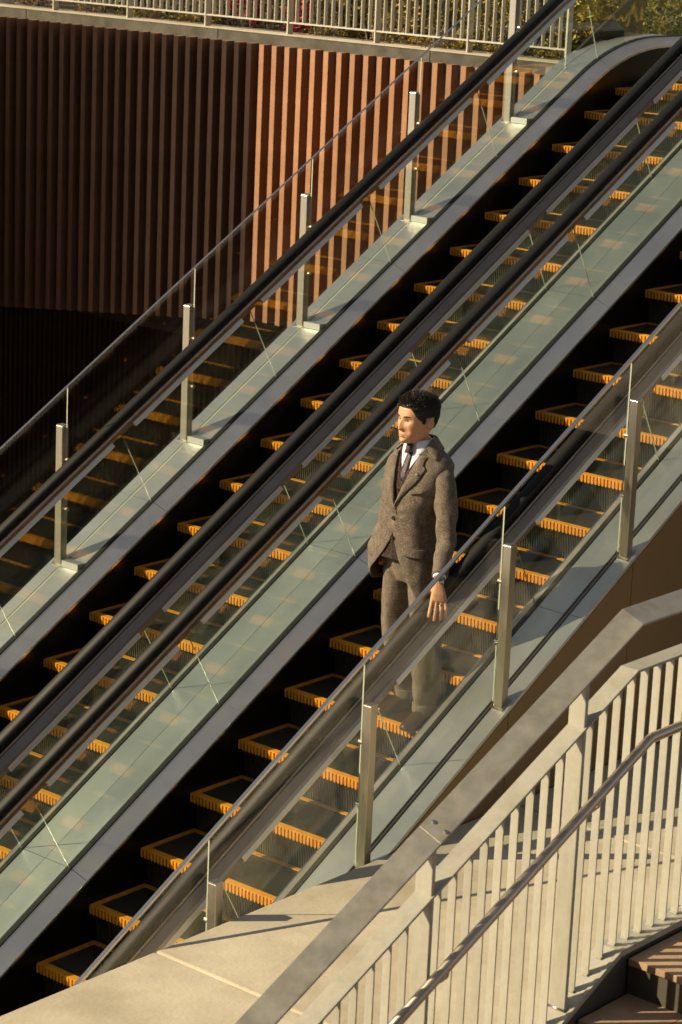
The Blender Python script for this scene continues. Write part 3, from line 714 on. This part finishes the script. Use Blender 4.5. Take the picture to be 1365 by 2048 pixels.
M['sole'] = mat('shoe_sole', (.02,.012,.01), .6)
M['button'] = mat('dark_button', (.012,.01,.009), .2, 0., spec=.7)
M['watch'] = mat('watch_steel', (.62,.6,.56), .22, 1.)
M['dial'] = mat('watch_dial', (.05,.055,.06), .12, .3)
M['gold'] = mat('gold_pin', (.72,.55,.28), .25, 1.)

man = thing('person', 'man in a brown tweed suit standing on the near escalator, hand on the handrail', 'person', OM)
def lerp_rows(rows, z):
    if z <= rows[0][0]: return rows[0][1:]
    for a, b in zip(rows[:-1], rows[1:]):
        if z <= b[0]:
            t = (z-a[0])/(b[0]-a[0]); t = t*t*(3-2*t)*.5+t*.5
            return tuple(x+(y-x)*t for x, y in zip(a[1:], b[1:]))
    return rows[-1][1:]
#        z     fc   lc    aR    aL    bF    bB
TOR = [(.76, .065,.01, .262,.212, .160,.150),(.80, .065,.01, .270,.214,.162,.150),(.90, .075,.008, .290,.215,.165,.148),(1.00, .088,.004, .290,.208,.160,.142),(1.10, .10,.0, .232,.186,.147,.132),
       (1.20, .106,-.004,.180,.170,.140,.122),(1.30,.098,.002,.182,.182,.144,.128),(1.40,.078,.010,.196,.206,.146,.138),(1.48,.060,.016,.204,.218,.135,.136),
       (1.54,.050,.018,.206,.222,.116,.126),(1.58,.046,.018,.180,.190,.098,.112),(1.61,.045,.016,.138,.140,.086,.098),(1.64,.048,.012,.100,.102,.079,.086),(1.665,.050,.010,.084,.084,.076,.080)]
PE = 2.35
def tor(th, z, sc=1.0, add=0.):
    """point of the torso surface; th = 0 front, positive towards his left"""
    fc, lc, aR, aL, bF, bB = lerp_rows(TOR, z)
    c, s = cos(th), sin(th); a = (aL if s > 0 else aR)*sc+add; b = (bF if c > 0 else bB)*sc+add
    e = 2/PE
    return (fc+b*math.copysign(abs(c)**e, c), lc+a*math.copysign(abs(s)**e, s))
def th_of_l(l, z, sc=1.0):
    fc, lc, aR, aL, bF, bB = lerp_rows(TOR, z); d = l-lc; a = (aL if d > 0 else aR)*sc
    q = min(.999, abs(d)/a)**(PE/2); return math.copysign(math.asin(q), d)
def front_f(l, z, sc=1.0, add=0.): return tor(th_of_l(l, z, sc), z, sc, add)[0]
def fold(p, amp, fr=(9,9,5), seed=0):
    q = Vector((p[0]*fr[0]+seed, p[1]*fr[1]+seed*2, p[2]*fr[2])); return amp*noise.noise(q)+amp*.5*noise.noise(q*2.3)
def sub(o, lv=1):
    s_ = o.modifiers.new('subdivision','SUBSURF'); s_.levels = lv; s_.render_levels = lv
def solid(o, t): 
    s_ = o.modifiers.new('solidify','SOLIDIFY'); s_.thickness = t; s_.offset = -1
def shell(name, m, z0, z1, nz, nt_c, edgeL, edgeR, sc, add, amp, thick, hem=None, seed=0):
    mb = MB(); vs_ = []
    for i in range(nz+1):
        u = i/nz
        for j in range(nt_c+1):
            t = j/nt_c
            z = z0+(z1-z0)*u
            tl = th_of_l(edgeL(z), z, sc); tr = th_of_l(edgeR(z), z, sc)
            th = tr+(tl+2*pi-tr)*1.0
            # from right edge round the back to the left edge: th decreases from tr to tl-2pi
            th = tr+(tl-2*pi-tr)*t
            zz = z
            if hem: zz = z+hem(th)*(1-u)**3
            k_ = sc*(.985+.015*t) if hem else sc
            f, l = tor(th, zz, k_, add)
            d = fold((f, l, zz), amp, seed=seed)
            if hem:
                dx, dz_ = l, zz-1.235; rr_ = sqrt(dx*dx+dz_*dz_)
                if cos(th) > 0: d += .0045*sin(math.atan2(dz_, abs(dx)+.02)*11+l*20)*math.exp(-(rr_/.17)**2)
                d += .004*sin(zz*38+l*9)*math.exp(-((abs(th if th > -pi else th+2*pi)-1.45)/.35)**2)*math.exp(-((zz-1.22)/.14)**2)
            cx, cy = lerp_rows(TOR, zz)[0:2]; v = Vector((f-cx, l-cy, 0)); v.normalize()
            vs_.append(W(f+v.x*d, l+v.y*d, zz))
    n = nt_c+1
    fs = [(i*n+j, i*n+j+1, (i+1)*n+j+1, (i+1)*n+j) for i in range(nz) for j in range(nt_c)]
    mb.add(vs_, fs); o = mb.build(name, m, man, smooth=True); 
    if thick: solid(o, thick)
    sub(o, 1); return o
def sstep(a, b, x):
    t = max(0, min(1, (x-a)/(b-a))); return t*t*(3-2*t)
Z_B = 1.235
def jl(z): return -.014+(.100*max(0,(z-Z_B-.03)/.35)**.95 if z > Z_B else .165*max(0,(Z_B-.05-z)/.40)**1.5)
def jr(z): return .012-(.100*max(0,(z-Z_B-.03)/.35)**.95 if z > Z_B else .235*max(0,(Z_B-.05-z)/.40)**1.3)
jk = shell('jacket', M['tweed'], .785, 1.655, 46, 84, jl, jr, 1.0, .0, .009, .006, hem=lambda th: .075*math.exp(-((th+.55)/.55)**2)+.075*math.exp(-((th+.55+2*pi)/.55)**2)-.012*max(0,cos(th-.5)), seed=3)
# lapels: strips that lie on the jacket along the V
def lapel(sg):
    mb = MB(); rows = []
    e = jl if sg > 0 else jr
    n = 18
    for i in range(n+1):
        z = Z_B+.02+(1.60-Z_B-.02)*i/n; u = i/n
        w = .004+.088*sstep(0, .80, u)
        if u > .80: w = .092-.040*sstep(.80, .86, u)
        li = e(z)-sg*.003
        row = []
        for k_ in range(6):
            t = k_/5; l = li+sg*w*t; zz = z+(.012*sstep(.55,.8,u) if u <= .80 else -.004)*t
            bulge = .010*sin(pi*min(1,t*1.05+.02))*sstep(0,.3,u)+.0075
            f = front_f(l, zz, 1.0, 0.)+bulge*1.0
            row.append(W(f, l, zz))
        rows.append(row)
    mb.sweep(rows, 0, False, False); o = mb.build('lapel', M['tweed'], man, smooth=True); solid(o, .0045); sub(o, 1); return o
lapel(1); lapel(-1)
# collar of the jacket round the back of the neck
mb = MB(); rows = []
for j in range(41):
    th = radians(48)+(radians(312)-radians(48))*j/40
    row = []
    for k_, (dz, sc_, ad) in enumerate(((1.685,.98,.004),(1.675,1.0,.010),(1.645,1.0,.016),(1.622,1.0,.014))):
        fr = max(0, cos(th)); z = dz-.03*fr-.05*max(0,fr-.2)
        f, l = tor(th, min(z,1.66), sc_, ad); row.append(W(f-.004, l, z))
    rows.append(row)
mb.sweep(rows, 0, False, False); o = mb.build('jacket_collar', M['tweed'], man, smooth=True); solid(o, .005); sub(o, 1)
# vest, shirt, shirt collar, tie
def vl(z): return -.008+.085*max(0,(z-1.445)/.17)**.9
def vr(z): return .008-.085*max(0,(z-1.445)/.17)**.9
shell('vest', M['vest'], .98, 1.62, 30, 60, vl, vr, .935, .0, .002, .004)
shell('shirt', M['shirt'], 1.25, 1.655, 22, 60, lambda z: -.002, lambda z: .002, .885, .0, .002, 0)
for sg in (1, -1):
    mb = MB(); rows = []
    for j in range(15):
        t = j/14; th = sg*(radians(14)+radians(140)*t)
        zt = 1.672+.014*t; drop = .060*(1-sstep(.0,.6,t))+.022
        row = []
        for k_ in range(4):
            q = k_/3; z = zt-drop*q; out = .006+.020*q
            f, l = tor(th, min(1.665, zt), .80, out+.0)
            row.append(W(f+.006*q*(1-t), l+sg*.018*q*(1-sstep(0,.35,t)), z))
        rows.append(row)
    mb.sweep(rows, 0, False, False); o = mb.build('shirt_collar', M['shirt'], man, smooth=True); solid(o, .003); sub(o, 1)
mb = MB(); rings = []
for (z, w, d, pf) in ((1.655,.020,.014,.0),(1.640,.026,.020,.006),(1.610,.020,.016,.010),(1.595,.016,.012,.010)):
    fb = front_f(0, min(z,1.655), .80)+.020+pf
    rings.append([W(fb+d*sin(2*pi*k_/10)*.8, w*cos(2*pi*k_/10), z) for k_ in range(10)])
mb.sweep(rings, 0); tie = mb.build('tie', M['tie'], man, smooth=True); sub(tie, 1)
mb = MB(); rows = []
for i in range(9):
    u = i/8; z = 1.60-.155*u; w = .017+.014*u; rows.append([W(front_f(0, z, .885)+.003+(.003 if k_ in (1,2) else 0), (-1+2*k_/3)*w, z) for k_ in range(4)])
mb.sweep(rows, 0, False, False); o = mb.build('tie_blade', M['tie'], tie, smooth=True); solid(o, .003)
for z, l in ((1.575,.004),(1.535,-.010),(1.495,.009)):
    mb = MB(); f = front_f(0, z, .885)+.0075; mb.tube([W(f-.003,l,z),W(f+.0004,l,z)], .0042, 10); mb.build('tie_dot', M['tie_dot'], tie)
# buttons, pin, pockets
def button(z, l, r, sc=1.0, nm='button', ad=.004):
    mb = MB(); f = front_f(l, z, sc)+ad; mb.tube([W(f-.004,l,z),W(f+.003,l,z)], [r, r*.9], 14); mb.build(nm, M['button'], man)
button(Z_B-.005, -.004, .0125); button(1.115, .028-.035, .0115)
for z in (1.39, 1.33, 1.28): button(z, 0, .007, .93, 'vest_button', .006)
mb = MB(); zz = 1.50; ll = jl(zz)+.055; f = front_f(ll, zz)+.020; mb.tube([W(f-.006,ll,zz),W(f+.003,ll,zz)], [.009,.006], 10); mb.build('lapel_pin', M['gold'], man)
def patch(name, l0, l1, zf, h, ad, tilt=0.):
    mb = MB(); rows = []
    for i in range(4):
        z_ = i/3; row = []
        for j in range(9):
            l = l0+(l1-l0)*j/8; z = zf-h*z_+tilt*(j/8); row.append(W(front_f(l, z)+ad+.002*z_, l, z))
        rows.append(row)
    mb.sweep(rows, 0, False, False); o = mb.build(name, M['tweed'], man, smooth=True); solid(o, .004); sub(o,1)
patch('pocket_flap', .075, .185, 1.075, .052, .010, -.012)
patch('breast_pocket', .085, .165, 1.405, .022, .010, .012)
# sleeves
def limb_loft(name, m, pts, rad, n=20, amp=.0, seed=0, squash=None, parent=man, thick=0, caps=True, ringw=None, smooth=True):
    """smooth tube through (f,l,z) points"""
    P = [Vector(q) for q in pts]; fine = []; rr = []
    N = 10
    for i in range(len(P)-1):
        p0, p1, p2, p3 = P[max(0,i-1)], P[i], P[i+1], P[min(len(P)-1,i+2)]
        for k_ in range(N):
            t = k_/N; fine.append(.5*((2*p1)+(p2-p0)*t+(2*p0-5*p1+4*p2-p3)*t*t+(-p0+3*p1-3*p2+p3)*t**3)); rr.append(rad[i]+(rad[i+1]-rad[i])*t)
    fine.append(P[-1]); rr.append(rad[-1])
    rings = []
    for i, q in enumerate(fine):
        t = (fine[min(i+1,len(fine)-1)]-fine[max(i-1,0)]).normalized()
        a = t.cross(Vector((1,.2,0))); a.normalize(); b = a.cross(t)
        ring = []
        for k_ in range(n):
            an = 2*pi*k_/n; d = a*cos(an)*(squash[0] if squash else 1)+b*sin(an)*(squash[1] if squash else 1)
            q2 = q+d*rr[i]
            if amp: q2 = q2+d.normalized()*(fold(q2, amp, (14,14,16), seed)+ (ringw(i/len(fine), an) if ringw else 0))
            ring.append(W(*q2))
        rings.append(ring)
    mb = MB(); mb.sweep(rings, 0, True, caps); o = mb.build(name, m, parent, smooth=smooth)
    if thick: solid(o, thick)
    sub(o, 1); return o
SH_L, EL_L, WR_L = (.070,.215,1.485), (.165,.322,1.150), (.405,.468,.972)
SH_R, EL_R, WR_R = (.025,-.178,1.485), (-.065,-.285,1.18), (.085,-.190,.965)
def wr(u, an):            # creases inside the elbow
    return .0060*sin(44*u+2.6*sin(an)+1.5*sin(9*u))*math.exp(-((u-.58)/.15)**2)+.0020*sin(23*u+3*cos(an))
limb_loft('sleeve', M['tweed'], [(.058,.120,1.540), (.062,.178,1.516), (.078,.226,1.44), (.110,.268,1.31), EL_L, (.275,.388,1.075), (.368,.446,1.000)], [.028,.054,.067,.063,.057,.050,.043], 24, .007, 1, thick=0, ringw=wr)
limb_loft('sleeve', M['tweed'], [(.045,-.11,1.540), (.036,-.155,1.516), (.016,-.192,1.44), (-.025,-.245,1.31), EL_R, (-.005,-.262,1.07), (.06,-.215,.985)], [.028,.054,.065,.062,.057,.055,.052], 24, .007, 2, ringw=wr)
# trousers
PEL = (.045,.012,.93)
AN_L, KN_L = (.045,.150,.09), (.085,.158,.50)
AN_R, KN_R = (-.085,-.095,.09), (.03,-.115,.50)
mb = MB()
def leg_rings(h, k_, a, rh, rk, ra, sgn):
    P = [(h[0],h[1],1.02),(h[0],h[1],.88),((h[0]+k_[0])/2,(h[1]+k_[1])/2,.70),k_,((a[0]+k_[0])/2+.0,(a[1]+k_[1])/2,.28),(a[0],a[1],.10)]
    return P, [rh*.92, rh, (rh+rk)/2+.008, rk, (rk+ra)/2+.002, ra]
for (h, k_, a, sgn) in (((.045,.095),KN_L,AN_L,1), ((.045,-.085),KN_R,AN_R,-1)):
    P, R_ = leg_rings((h[0],h[1]), k_, a, .110, .092, .081, sgn)
    PV = [Vector(q) for q in P]; rings = []; N = 12
    for i in range(len(PV)-1):
        p0,p1,p2,p3 = PV[max(0,i-1)],PV[i],PV[i+1],PV[min(len(PV)-1,i+2)]
        for q in range(N+(i==len(PV)-2)):
            t = q/N; c = .5*((2*p1)+(p2-p0)*t+(2*p0-5*p1+4*p2-p3)*t*t+(-p0+3*p1-3*p2+p3)*t**3); r_ = R_[i]+(R_[i+1]-R_[i])*t
            ring = []
            for s_ in range(28):
                an = 2*pi*s_/28; cr = 1+.10*max(0,cos(an))**14; d = Vector((cos(an)*cr, sin(an)*.94, 0))
                low = max(0, (.42-c.z)/.42)
                wv = .0075*low*sin(26*c.z*1.6+1.5*sin(an+sgn))+fold((c.x+d.x*.1,c.y+d.y*.1,c.z), .007, (10,10,8), 5+sgn)
                ring.append(W(*(c+d*(r_+wv))))
            rings.append(ring)
    mb.sweep(rings, 0)
rings = []
for z, a_, b_2 in ((.83,.14,.10),(.90,.185,.125),(1.0,.185,.135),(1.14,.165,.128)):
    rings.append([W(.05+.035*sstep(.9,1.1,z)+b_2*cos(2*pi*k_/28), .004+a_*sin(2*pi*k_/28), z) for k_ in range(28)])
mb.sweep(rings, 0)
tro = mb.build('trousers', M['trouser'], man, smooth=True)
rm = tro.modifiers.new('remesh','REMESH'); rm.mode = 'VOXEL'; rm.voxel_size = .009; rm.use_smooth_shade = True
sm_ = tro.modifiers.new('smooth','SMOOTH'); sm_.iterations = 3; sm_.factor = .5
for (a, nm) in ((AN_L,'trouser_cuff'), (AN_R,'trouser_cuff')):
    mb = MB(); rows = []
    for z, r_ in ((.052,.079),(.050,.086),(.112,.088),(.116,.081)):
        rows.append([W(a[0]+r_*1.06*cos(2*pi*k_/28)-.000, a[1]+r_*.95*sin(2*pi*k_/28), z+.006*cos(2*pi*k_/28)) for k_ in range(28)])
    mb.sweep(rows, 0, True, False); o = mb.build(nm, M['trouser'], tro, smooth=True); solid(o, .004); sub(o,1)
# shoes
def shoe(heel, toe):
    h = Vector((heel[0],heel[1],0)); t = Vector((toe[0],toe[1],0)); d = (t-h); L = d.length; d.normalize(); s_ = Vector((-d.y, d.x, 0))
    #      u     w    ht   
    prof = [(.0,.026,.055),(.03,.036,.075),(.12,.040,.092),(.28,.041,.098),(.42,.044,.088),(.58,.050,.068),(.74,.051,.054),(.87,.043,.045),(.95,.031,.036),(1.0,.012,.024)]
    mb = MB(); rings = []; so = []
    for u, w, ht in prof:
        c = h+d*L*u; ring = []
        for k_ in range(16):
            an = 2*pi*k_/16; y = w*cos(an); z = max(0, sin(an)); z = .014+(ht-.014)*z**.8 if sin(an) > 0 else .012
            q = c+s_*y; ring.append(W(q.x, q.y, z))
        rings.append(ring)
    mb.sweep(rings, 0); o = mb.build('shoe', M['leather'], man, smooth=True); sub(o, 1)
    mb = MB(); top = []; 
    for u, w, ht in prof: top.append((u, w+.004))
    for zz in (.0,.013): pass
    L1 = [h+d*L*u*1.0+s_*w for u, w in top]+[h+d*L*u-s_*w for u, w in reversed(top)]
    mb.extrude([W(q.x,q.y,0.0) for q in L1], (0,0,0), (0,0,.013)); mb.build('sole', M['sole'], o)
    mb = MB()
    for k_ in range(4):
        u = .36+.07*k_; c = h+d*L*u; ht = .098-.055*(u-.28); mb.tube([W(*(c+s_*.018+Vector((0,0,ht-.004)))), W(*(c+Vector((0,0,ht+.003)))), W(*(c-s_*.018+Vector((0,0,ht-.004))))], .0024, 6)
    mb.build('laces', M['sole'], o)
shoe((-.02,.140), (.290,.178)); shoe((-.155,-.085), (.150,-.128))

# body: head, neck, torso, arms, hands and legs as one continuous surface
HH = .272; HC = Vector((.082, 0., 1.652)); yaw = radians(-12)            # chin height, turned to his right
hf = Vector((cos(yaw), sin(yaw), 0)); hl = Vector((-sin(yaw), cos(yaw), 0))
PROF = [(0,.28,.04,.09),(.03,.365,.0,.135),(.08,.400,-.06,.195),(.16,.405,-.16,.258),(.25,.405,-.25,.300),(.35,.405,-.35,.328),(.45,.400,-.43,.328),(.55,.402,-.48,.338),(.65,.405,-.50,.342),(.75,.385,-.485,.335),(.84,.335,-.43,.305),(.91,.255,-.34,.25),(.96,.165,-.22,.17),(1.0,.02,-.04,.02)]
def G(x, s): return math.exp(-(x/s)**2)
def head_pt(th, u, grow=0.):
    fr, bk, wd = lerp_rows(PROF, u)
    c, s = cos(th), sin(th); e = 2/2.25
    mid = (fr+bk)*.0
    y = (fr if c > 0 else -bk)*math.copysign(abs(c)**e, c); x = wd*math.copysign(abs(s)**e, s)
    if c > 0:
        ax = abs(x)
        d = 0
        d += (.094*G(x,.034+.014*sstep(.46,.34,u))*sstep(.60,.36,u) if u > .315 else .094*G(x,.048)*max(0,1-(.315-u)/.030)) # nose
        d += .030*G(ax-.050,.024)*G(u-.338,.030)                              # nostrils
        d -= .048*G(ax-.135,.070)*G(u-.510,.046)                              # eye sockets
        d += .018*G(ax-.12,.09)*G(u-.585,.030)                                # brow
        d += .022*G(ax-.20,.075)*G(u-.40,.08)-.016*G(ax-.13,.05)*G(u-.30,.07)                                  # cheekbone
        d += .022*G(x,.075)*G(u-.222,.022)+.020*G(x,.065)*G(u-.175,.020)      # lips
        d -= .012*G(x,.09)*G(u-.198,.009)                                     # mouth line
        d -= .014*G(x,.09)*G(u-.135,.022)                                     # below the lip
        d += .026*G(x,.075)*G(u-.055,.045)                                    # chin
        d -= .012*G(ax-.15,.04)*G(u-.28,.09)
        y += d
    x *= (1+grow); y *= (1+grow)
    q = HC+hf*y*HH+hl*x*HH; return Vector((q.x, q.y, HC.z+u*HH*(1+grow*.5)))
def head_mesh(mb, grow=lambda th,u: 0., nu=56, nt_c=72, us=(0,1)):
    rings = []
    for i in range(nu+1):
        u = us[0]+(us[1]-us[0])*i/nu
        rings.append([W(*head_pt(2*pi*k_/nt_c, u, grow(2*pi*k_/nt_c, u))) for k_ in range(nt_c)])
    mb.sweep(rings, 0)
mb = MB(); head_mesh(mb)
def add_loft(pts, rad, n=16, sq=(1,1)):
    P = [Vector(q) for q in pts]; rings = []
    for i, q in enumerate(P):
        t = (P[min(i+1,len(P)-1)]-P[max(i-1,0)]).normalized(); a = t.cross(Vector((1,.15,.1))); a.normalize(); b = a.cross(t)
        rings.append([W(*(q+a*cos(2*pi*k_/n)*rad[i]*sq[0]+b*sin(2*pi*k_/n)*rad[i]*sq[1])) for k_ in range(n)])
    mb.sweep(rings, 0)
add_loft([(.045,.01,1.55),(.050,.008,1.62),(.066,0,1.68),(.075,0,1.74)], [.085,.066,.062,.060])           # neck
rings = []
for i in range(14):
    z = .97+.62*i/13; rings.append([W(*tor(2*pi*k_/24, z, .70 if z > 1.1 else .60), z) for k_ in range(24)])
mb.sweep(rings, 0)                                                                                     # trunk
add_loft([(.055,.12,1.54), SH_L, (.105,.262,1.33), EL_L, (.28,.39,1.07), WR_L], [.04,.036,.040,.038,.034,.028])
add_loft([(.045,-.12,1.54), SH_R, (-.02,-.235,1.33), EL_R, (-.005,-.262,1.07), WR_R, (.11,-.16,.90)], [.04,.036,.040,.038,.034,.03,.04])
for k_, a, y in ((KN_L,AN_L,.095),(KN_R,AN_R,-.085)):
    add_loft([(.06,y*.8,1.0),(.05,y,.85),(.05,y*1.1,.70),k_,((k_[0]+a[0])/2-.01,(k_[1]+a[1])/2,.30),(a[0],a[1],.10),(a[0],a[1],.045)], [.07,.07,.065,.052,.05,.036,.034])
# left hand on the handrail
def rail_top(f): return 1.181-.5774*f
# wrist above the rail, knuckles over its outer edge, fingers hanging down outside
kc = Vector((.485,.538,.892)); sd_ = Vector((.74,-.64,.15)).normalized()      # side: from little finger to index
c0_ = Vector(WR_L)
def palm_ring(c, half_w, half_t, up, n=16):
    return [W(*(c+sd_*half_w*math.copysign(abs(cos(2*pi*k_/n))**.75,cos(2*pi*k_/n))+up*half_t*sin(2*pi*k_/n))) for k_ in range(n)]
dirh = (kc-c0_).normalized()
upv = sd_.cross(dirh).normalized()
if upv.x+upv.y < 0: upv = -upv
rings = [palm_ring(c0_-dirh*.03, .026, .021, upv), palm_ring(c0_, .028, .021, upv), palm_ring(c0_.lerp(kc,.35)+upv*.006, .037, .021, upv), palm_ring(c0_.lerp(kc,.70)+upv*.009, .046, .019, upv), palm_ring(kc+upv*.005, .050, .015, upv), palm_ring(kc+dirh*.012-upv*.002, .047, .010, upv)]
mb.sweep(rings, 0)
fing = []
for i in range(4):
    ln = (.92,1.05,1.0,.80)[i]; b0 = kc+sd_*(.0375-.025*i)+upv*.004-Vector((0,0,(0,0,.003,.010)[i]))*0
    sp = sd_*(.010-.0065*i)
    d1 = (Vector((.026,.020,-.034))+sp*.7).normalized(); d2 = (Vector((.014,.008,-.040))+sp*.5).normalized(); d3 = (Vector((.004,.000,-.040))+sp*.3).normalized()
    p1 = b0; p2 = p1+d1*.046*ln; p3 = p2+d2*.031*ln; p4 = p3+d3*.026*ln
    add_loft([p1-d1*.02, p1, p1.lerp(p2,.5), p2, p2.lerp(p3,.5), p3, p3.lerp(p4,.6), p4, p4+d3*.005], [.0105,.0125,.0112,.0116,.0104,.0106,.0098,.0085,.004], 12)
    fing.append((p1, p2, p3, p4, d1, d2, d3))
tb = c0_.lerp(kc,.30)+sd_*.030-upv*.006
add_loft([tb, tb+Vector((.024,-.020,-.014)), tb+Vector((.044,-.030,-.036)), tb+Vector((.056,-.030,-.056))], [.017,.0145,.012,.007], 12)     # thumb round the inner side of the rail
# ears
for sg in (1,-1):
    c = HC+hl*sg*.345*HH+hf*(-.055)*HH+Vector((0,0,.455*HH)); rings = []
    for (o_, r1, r2) in ((-.016,.011,.024),(.006,.018,.034),(.015,.018,.034),(.017,.012,.026),(.010,.006,.016)):
        rings.append([W(*(c+hl*sg*o_+hf*(-o_*.6+r1*cos(2*pi*k_/14))+Vector((0,0,r2*sin(2*pi*k_/14))))) for k_ in range(14)])
    mb.sweep(rings, 0)
body = mb.build('body', M['skin'], man, smooth=True)
rm = body.modifiers.new('remesh','REMESH'); rm.mode = 'VOXEL'; rm.voxel_size = .0036; rm.use_smooth_shade = True
sm_ = body.modifiers.new('smooth','SMOOTH'); sm_.iterations = 2; sm_.factor = .5
# face pieces
def face_pt(x, u, off=0.):
    """surface point at lateral x (in head heights) on the front of the face"""
    fr, bk, wd = lerp_rows(PROF, u); s = (min(.98,abs(x)/wd))**(2.25/2); th = math.copysign(math.asin(s), x)
    q = head_pt(th, u); return Vector((q.x+hf.x*off, q.y+hf.y*off, q.z))
for sg in (1,-1):
    c = face_pt(sg*.135, .503, .0005); mb = MB(); rings = []
    for i in range(9):
        t = -1+2*i/8; w_ = .0042*sqrt(max(0,1-t*t))**.8+.0004
        cc = face_pt(sg*.135+t*.058, .503, 0)
        rings.append([W(*(cc+hf*(.0018*cos(2*pi*k_/10)*(1.3 if abs(t)<.8 else .5))+Vector((0,0,w_*sin(2*pi*k_/10)+.001*t*sg)))) for k_ in range(10)])
    mb.sweep(rings, 0); e = mb.build('eye', M['eye_white'], body, smooth=True)
    mb = MB(); q = face_pt(sg*.135-.012, .503, .0014); mb.tube([W(*q), W(*(q+hf*.0016))], [.0046,.0038], 14); mb.build('iris', M['iris'], body)
    mb = MB(); pts = [face_pt(sg*.135+t*.066, .503, .0022)+Vector((0,0,.0034*(1-t*t)+.0010)) for t in (-1,-.5,0,.5,1)]; mb.tube([W(*q) for q in pts], [.0006,.0012,.0014,.0012,.0006], 6); mb.build('eyelid', M['brow'], body, smooth=True)
    mb = MB(); pts = [face_pt(sg*(.055+.165*t), .585+.022*sin(pi*t*.8), .0012) for t in (0,.25,.5,.75,1)]; mb.tube([W(*q) for q in pts], [.0020,.0034,.0036,.0028,.0010], 8); mb.build('eyebrow', M['brow'], body, smooth=True)
mb = MB()
for u, r_ in ((.212,.0030),(.180,.0036)):
    pts = [face_pt(t*.098, u-.010*abs(t), .0002) for t in (-1,-.66,-.33,0,.33,.66,1)]; mb.tube([W(*q) for q in pts], [.0008,r_*.8,r_,r_*.95,r_,r_*.8,.0008], 8)
mb.build('lips', M['lip'], body, smooth=True)
# hair
def hair_mask(th, u):
    c = cos(th); a = abs(th if th <= pi else 2*pi-th)          # 0 front .. pi back
    line = .765 if a < .45 else .765-.255*sstep(.45,1.30,a)      # hairline
    if a >= 1.25: line = .51-.07*sstep(1.25,1.36,a)
    if 1.36 < a < 1.52: line = .44                               # sideburn before the ear
    if 1.52 <= a < 1.95: line = .56
    if a >= 1.95: line = .30-.12*sstep(1.95,2.6,a)
    return sstep(line-.012, line+.035, u)
def hgrow(th, u):
    m_ = hair_mask(th, u); a = abs(th if th <= pi else 2*pi-th)
    side = sstep(.9,1.6,a)
    t = (.030+.030*sstep(.72,.95,u)*(1-.3*side)+.03*sstep(.9,1.,u))*m_-.03*(1-m_)
    q = head_pt(th, u); return t+.012*m_*noise.noise(Vector((q.x*60,q.y*60,q.z*60)))
mb = MB(); head_mesh(mb, hgrow, 64, 84, (.14,1)); hair = mb.build('hair', M['hair'], man, smooth=True)
mb = MB(); rd = random.Random(5)
for _ in range(9500):
    th = rd.uniform(0, 2*pi); u = rd.uniform(.25,1.0)**.75
    aa = abs(th if th <= pi else 2*pi-th)
    if hair_mask(th, u) < .9 or (1.45 < aa < 2.0 and u < .60): continue
    u = min(u,.995); p0 = head_pt(th, u, hgrow(th,u)-.02); cn = HC+Vector((0,0,.55*HH)); nrm = (p0-cn).normalized()
    top = sstep(.68,.9,u)
    comb = (hf*(.05 if cos(th) > .2 else -.40)+Vector((rd.gauss(0,.35),rd.gauss(0,.35),.4+rd.gauss(0,.2))))*top+(Vector((0,0,-.9))-hf*.25)*(1-top)
    l = rd.uniform(.016,.032)*(.45+.65*top); d = (nrm*.9*(.22+.62*top)+comb*.9-hf*.25).normalized()
    p1 = p0+d*l*.55+nrm*.002; p2 = p0+d*l+Vector((0,0,-.004*top))+hl*rd.gauss(0,.003)
    mb.tube([W(*p0),W(*p1),W(*p2)], [.0017,.0013,.0003], 3, 0, False)
mb.build('hair_strands', M['hair'], hair, smooth=True)
# watch and ring
ax = (Vector(EL_L)-Vector(WR_L)).normalized(); cw = Vector(WR_L)+ax*.004; upw = Vector((.45,.60,.66)); upw = (upw-ax*upw.dot(ax)).normalized(); sw_ = ax.cross(upw)
mb = MB(); rings = []
for k_ in range(25):
    an = 2*pi*k_/24; d = upw*cos(an)*.026+sw_*sin(an)*.033
    n_ = (upw*cos(an)/.026+sw_*sin(an)/.033).normalized()
    rings.append([W(*(cw+d+n_*o_+ax*w_)) for o_, w_ in ((0,-.010),(.0035,-.010),(.0035,.010),(0,.010))])
mb.sweep(rings, 0, True, False); wt = mb.build('watch', M['watch'], man)
c = cw+upw*.029
mb = MB(); mb.tube([W(*(c-upw*.003)), W(*(c+upw*.005)), W(*(c+upw*.008))], [.0215,.0215,.018], 24); mb.build('watch_case', M['watch'], wt)
mb = MB(); mb.tube([W(*(c+upw*.0075)), W(*(c+upw*.0088))], .0155, 24); mb.build('watch_dial', M['dial'], wt)
p1, p2 = fing[2][0], fing[2][1]; cc = p1.lerp(p2,.45); ax2 = (p2-p1).normalized()
mb = MB(); a2 = ax2.cross(Vector((0,0,1))).normalized(); b2 = a2.cross(ax2); rings = []
for k_ in range(19):
    an = 2*pi*k_/18; d = a2*cos(an)+b2*sin(an); rings.append([W(*(cc+d*r_+ax2*o_)) for r_, o_ in ((.0112,-.0022),(.0128,-.0022),(.0128,.0022),(.0112,.0022))])
mb.sweep(rings, 0, True, False); mb.build('ring', M['watch'], man)
# shirt cuff
mb = MB(); cs = Vector(WR_L).lerp(Vector((.368,.446,1.000)),.80); rings = []
for o_, r_ in ((-.006,.036),(.012,.038),(.03,.040)):
    q = cs+ax*o_; rings.append([W(*(q+upw*cos(2*pi*k_/18)*r_*.92+sw_*sin(2*pi*k_/18)*r_)) for k_ in range(18)])
mb.sweep(rings, 0, True, False); mb.build('shirt_cuff', M['shirt'], man, smooth=True)
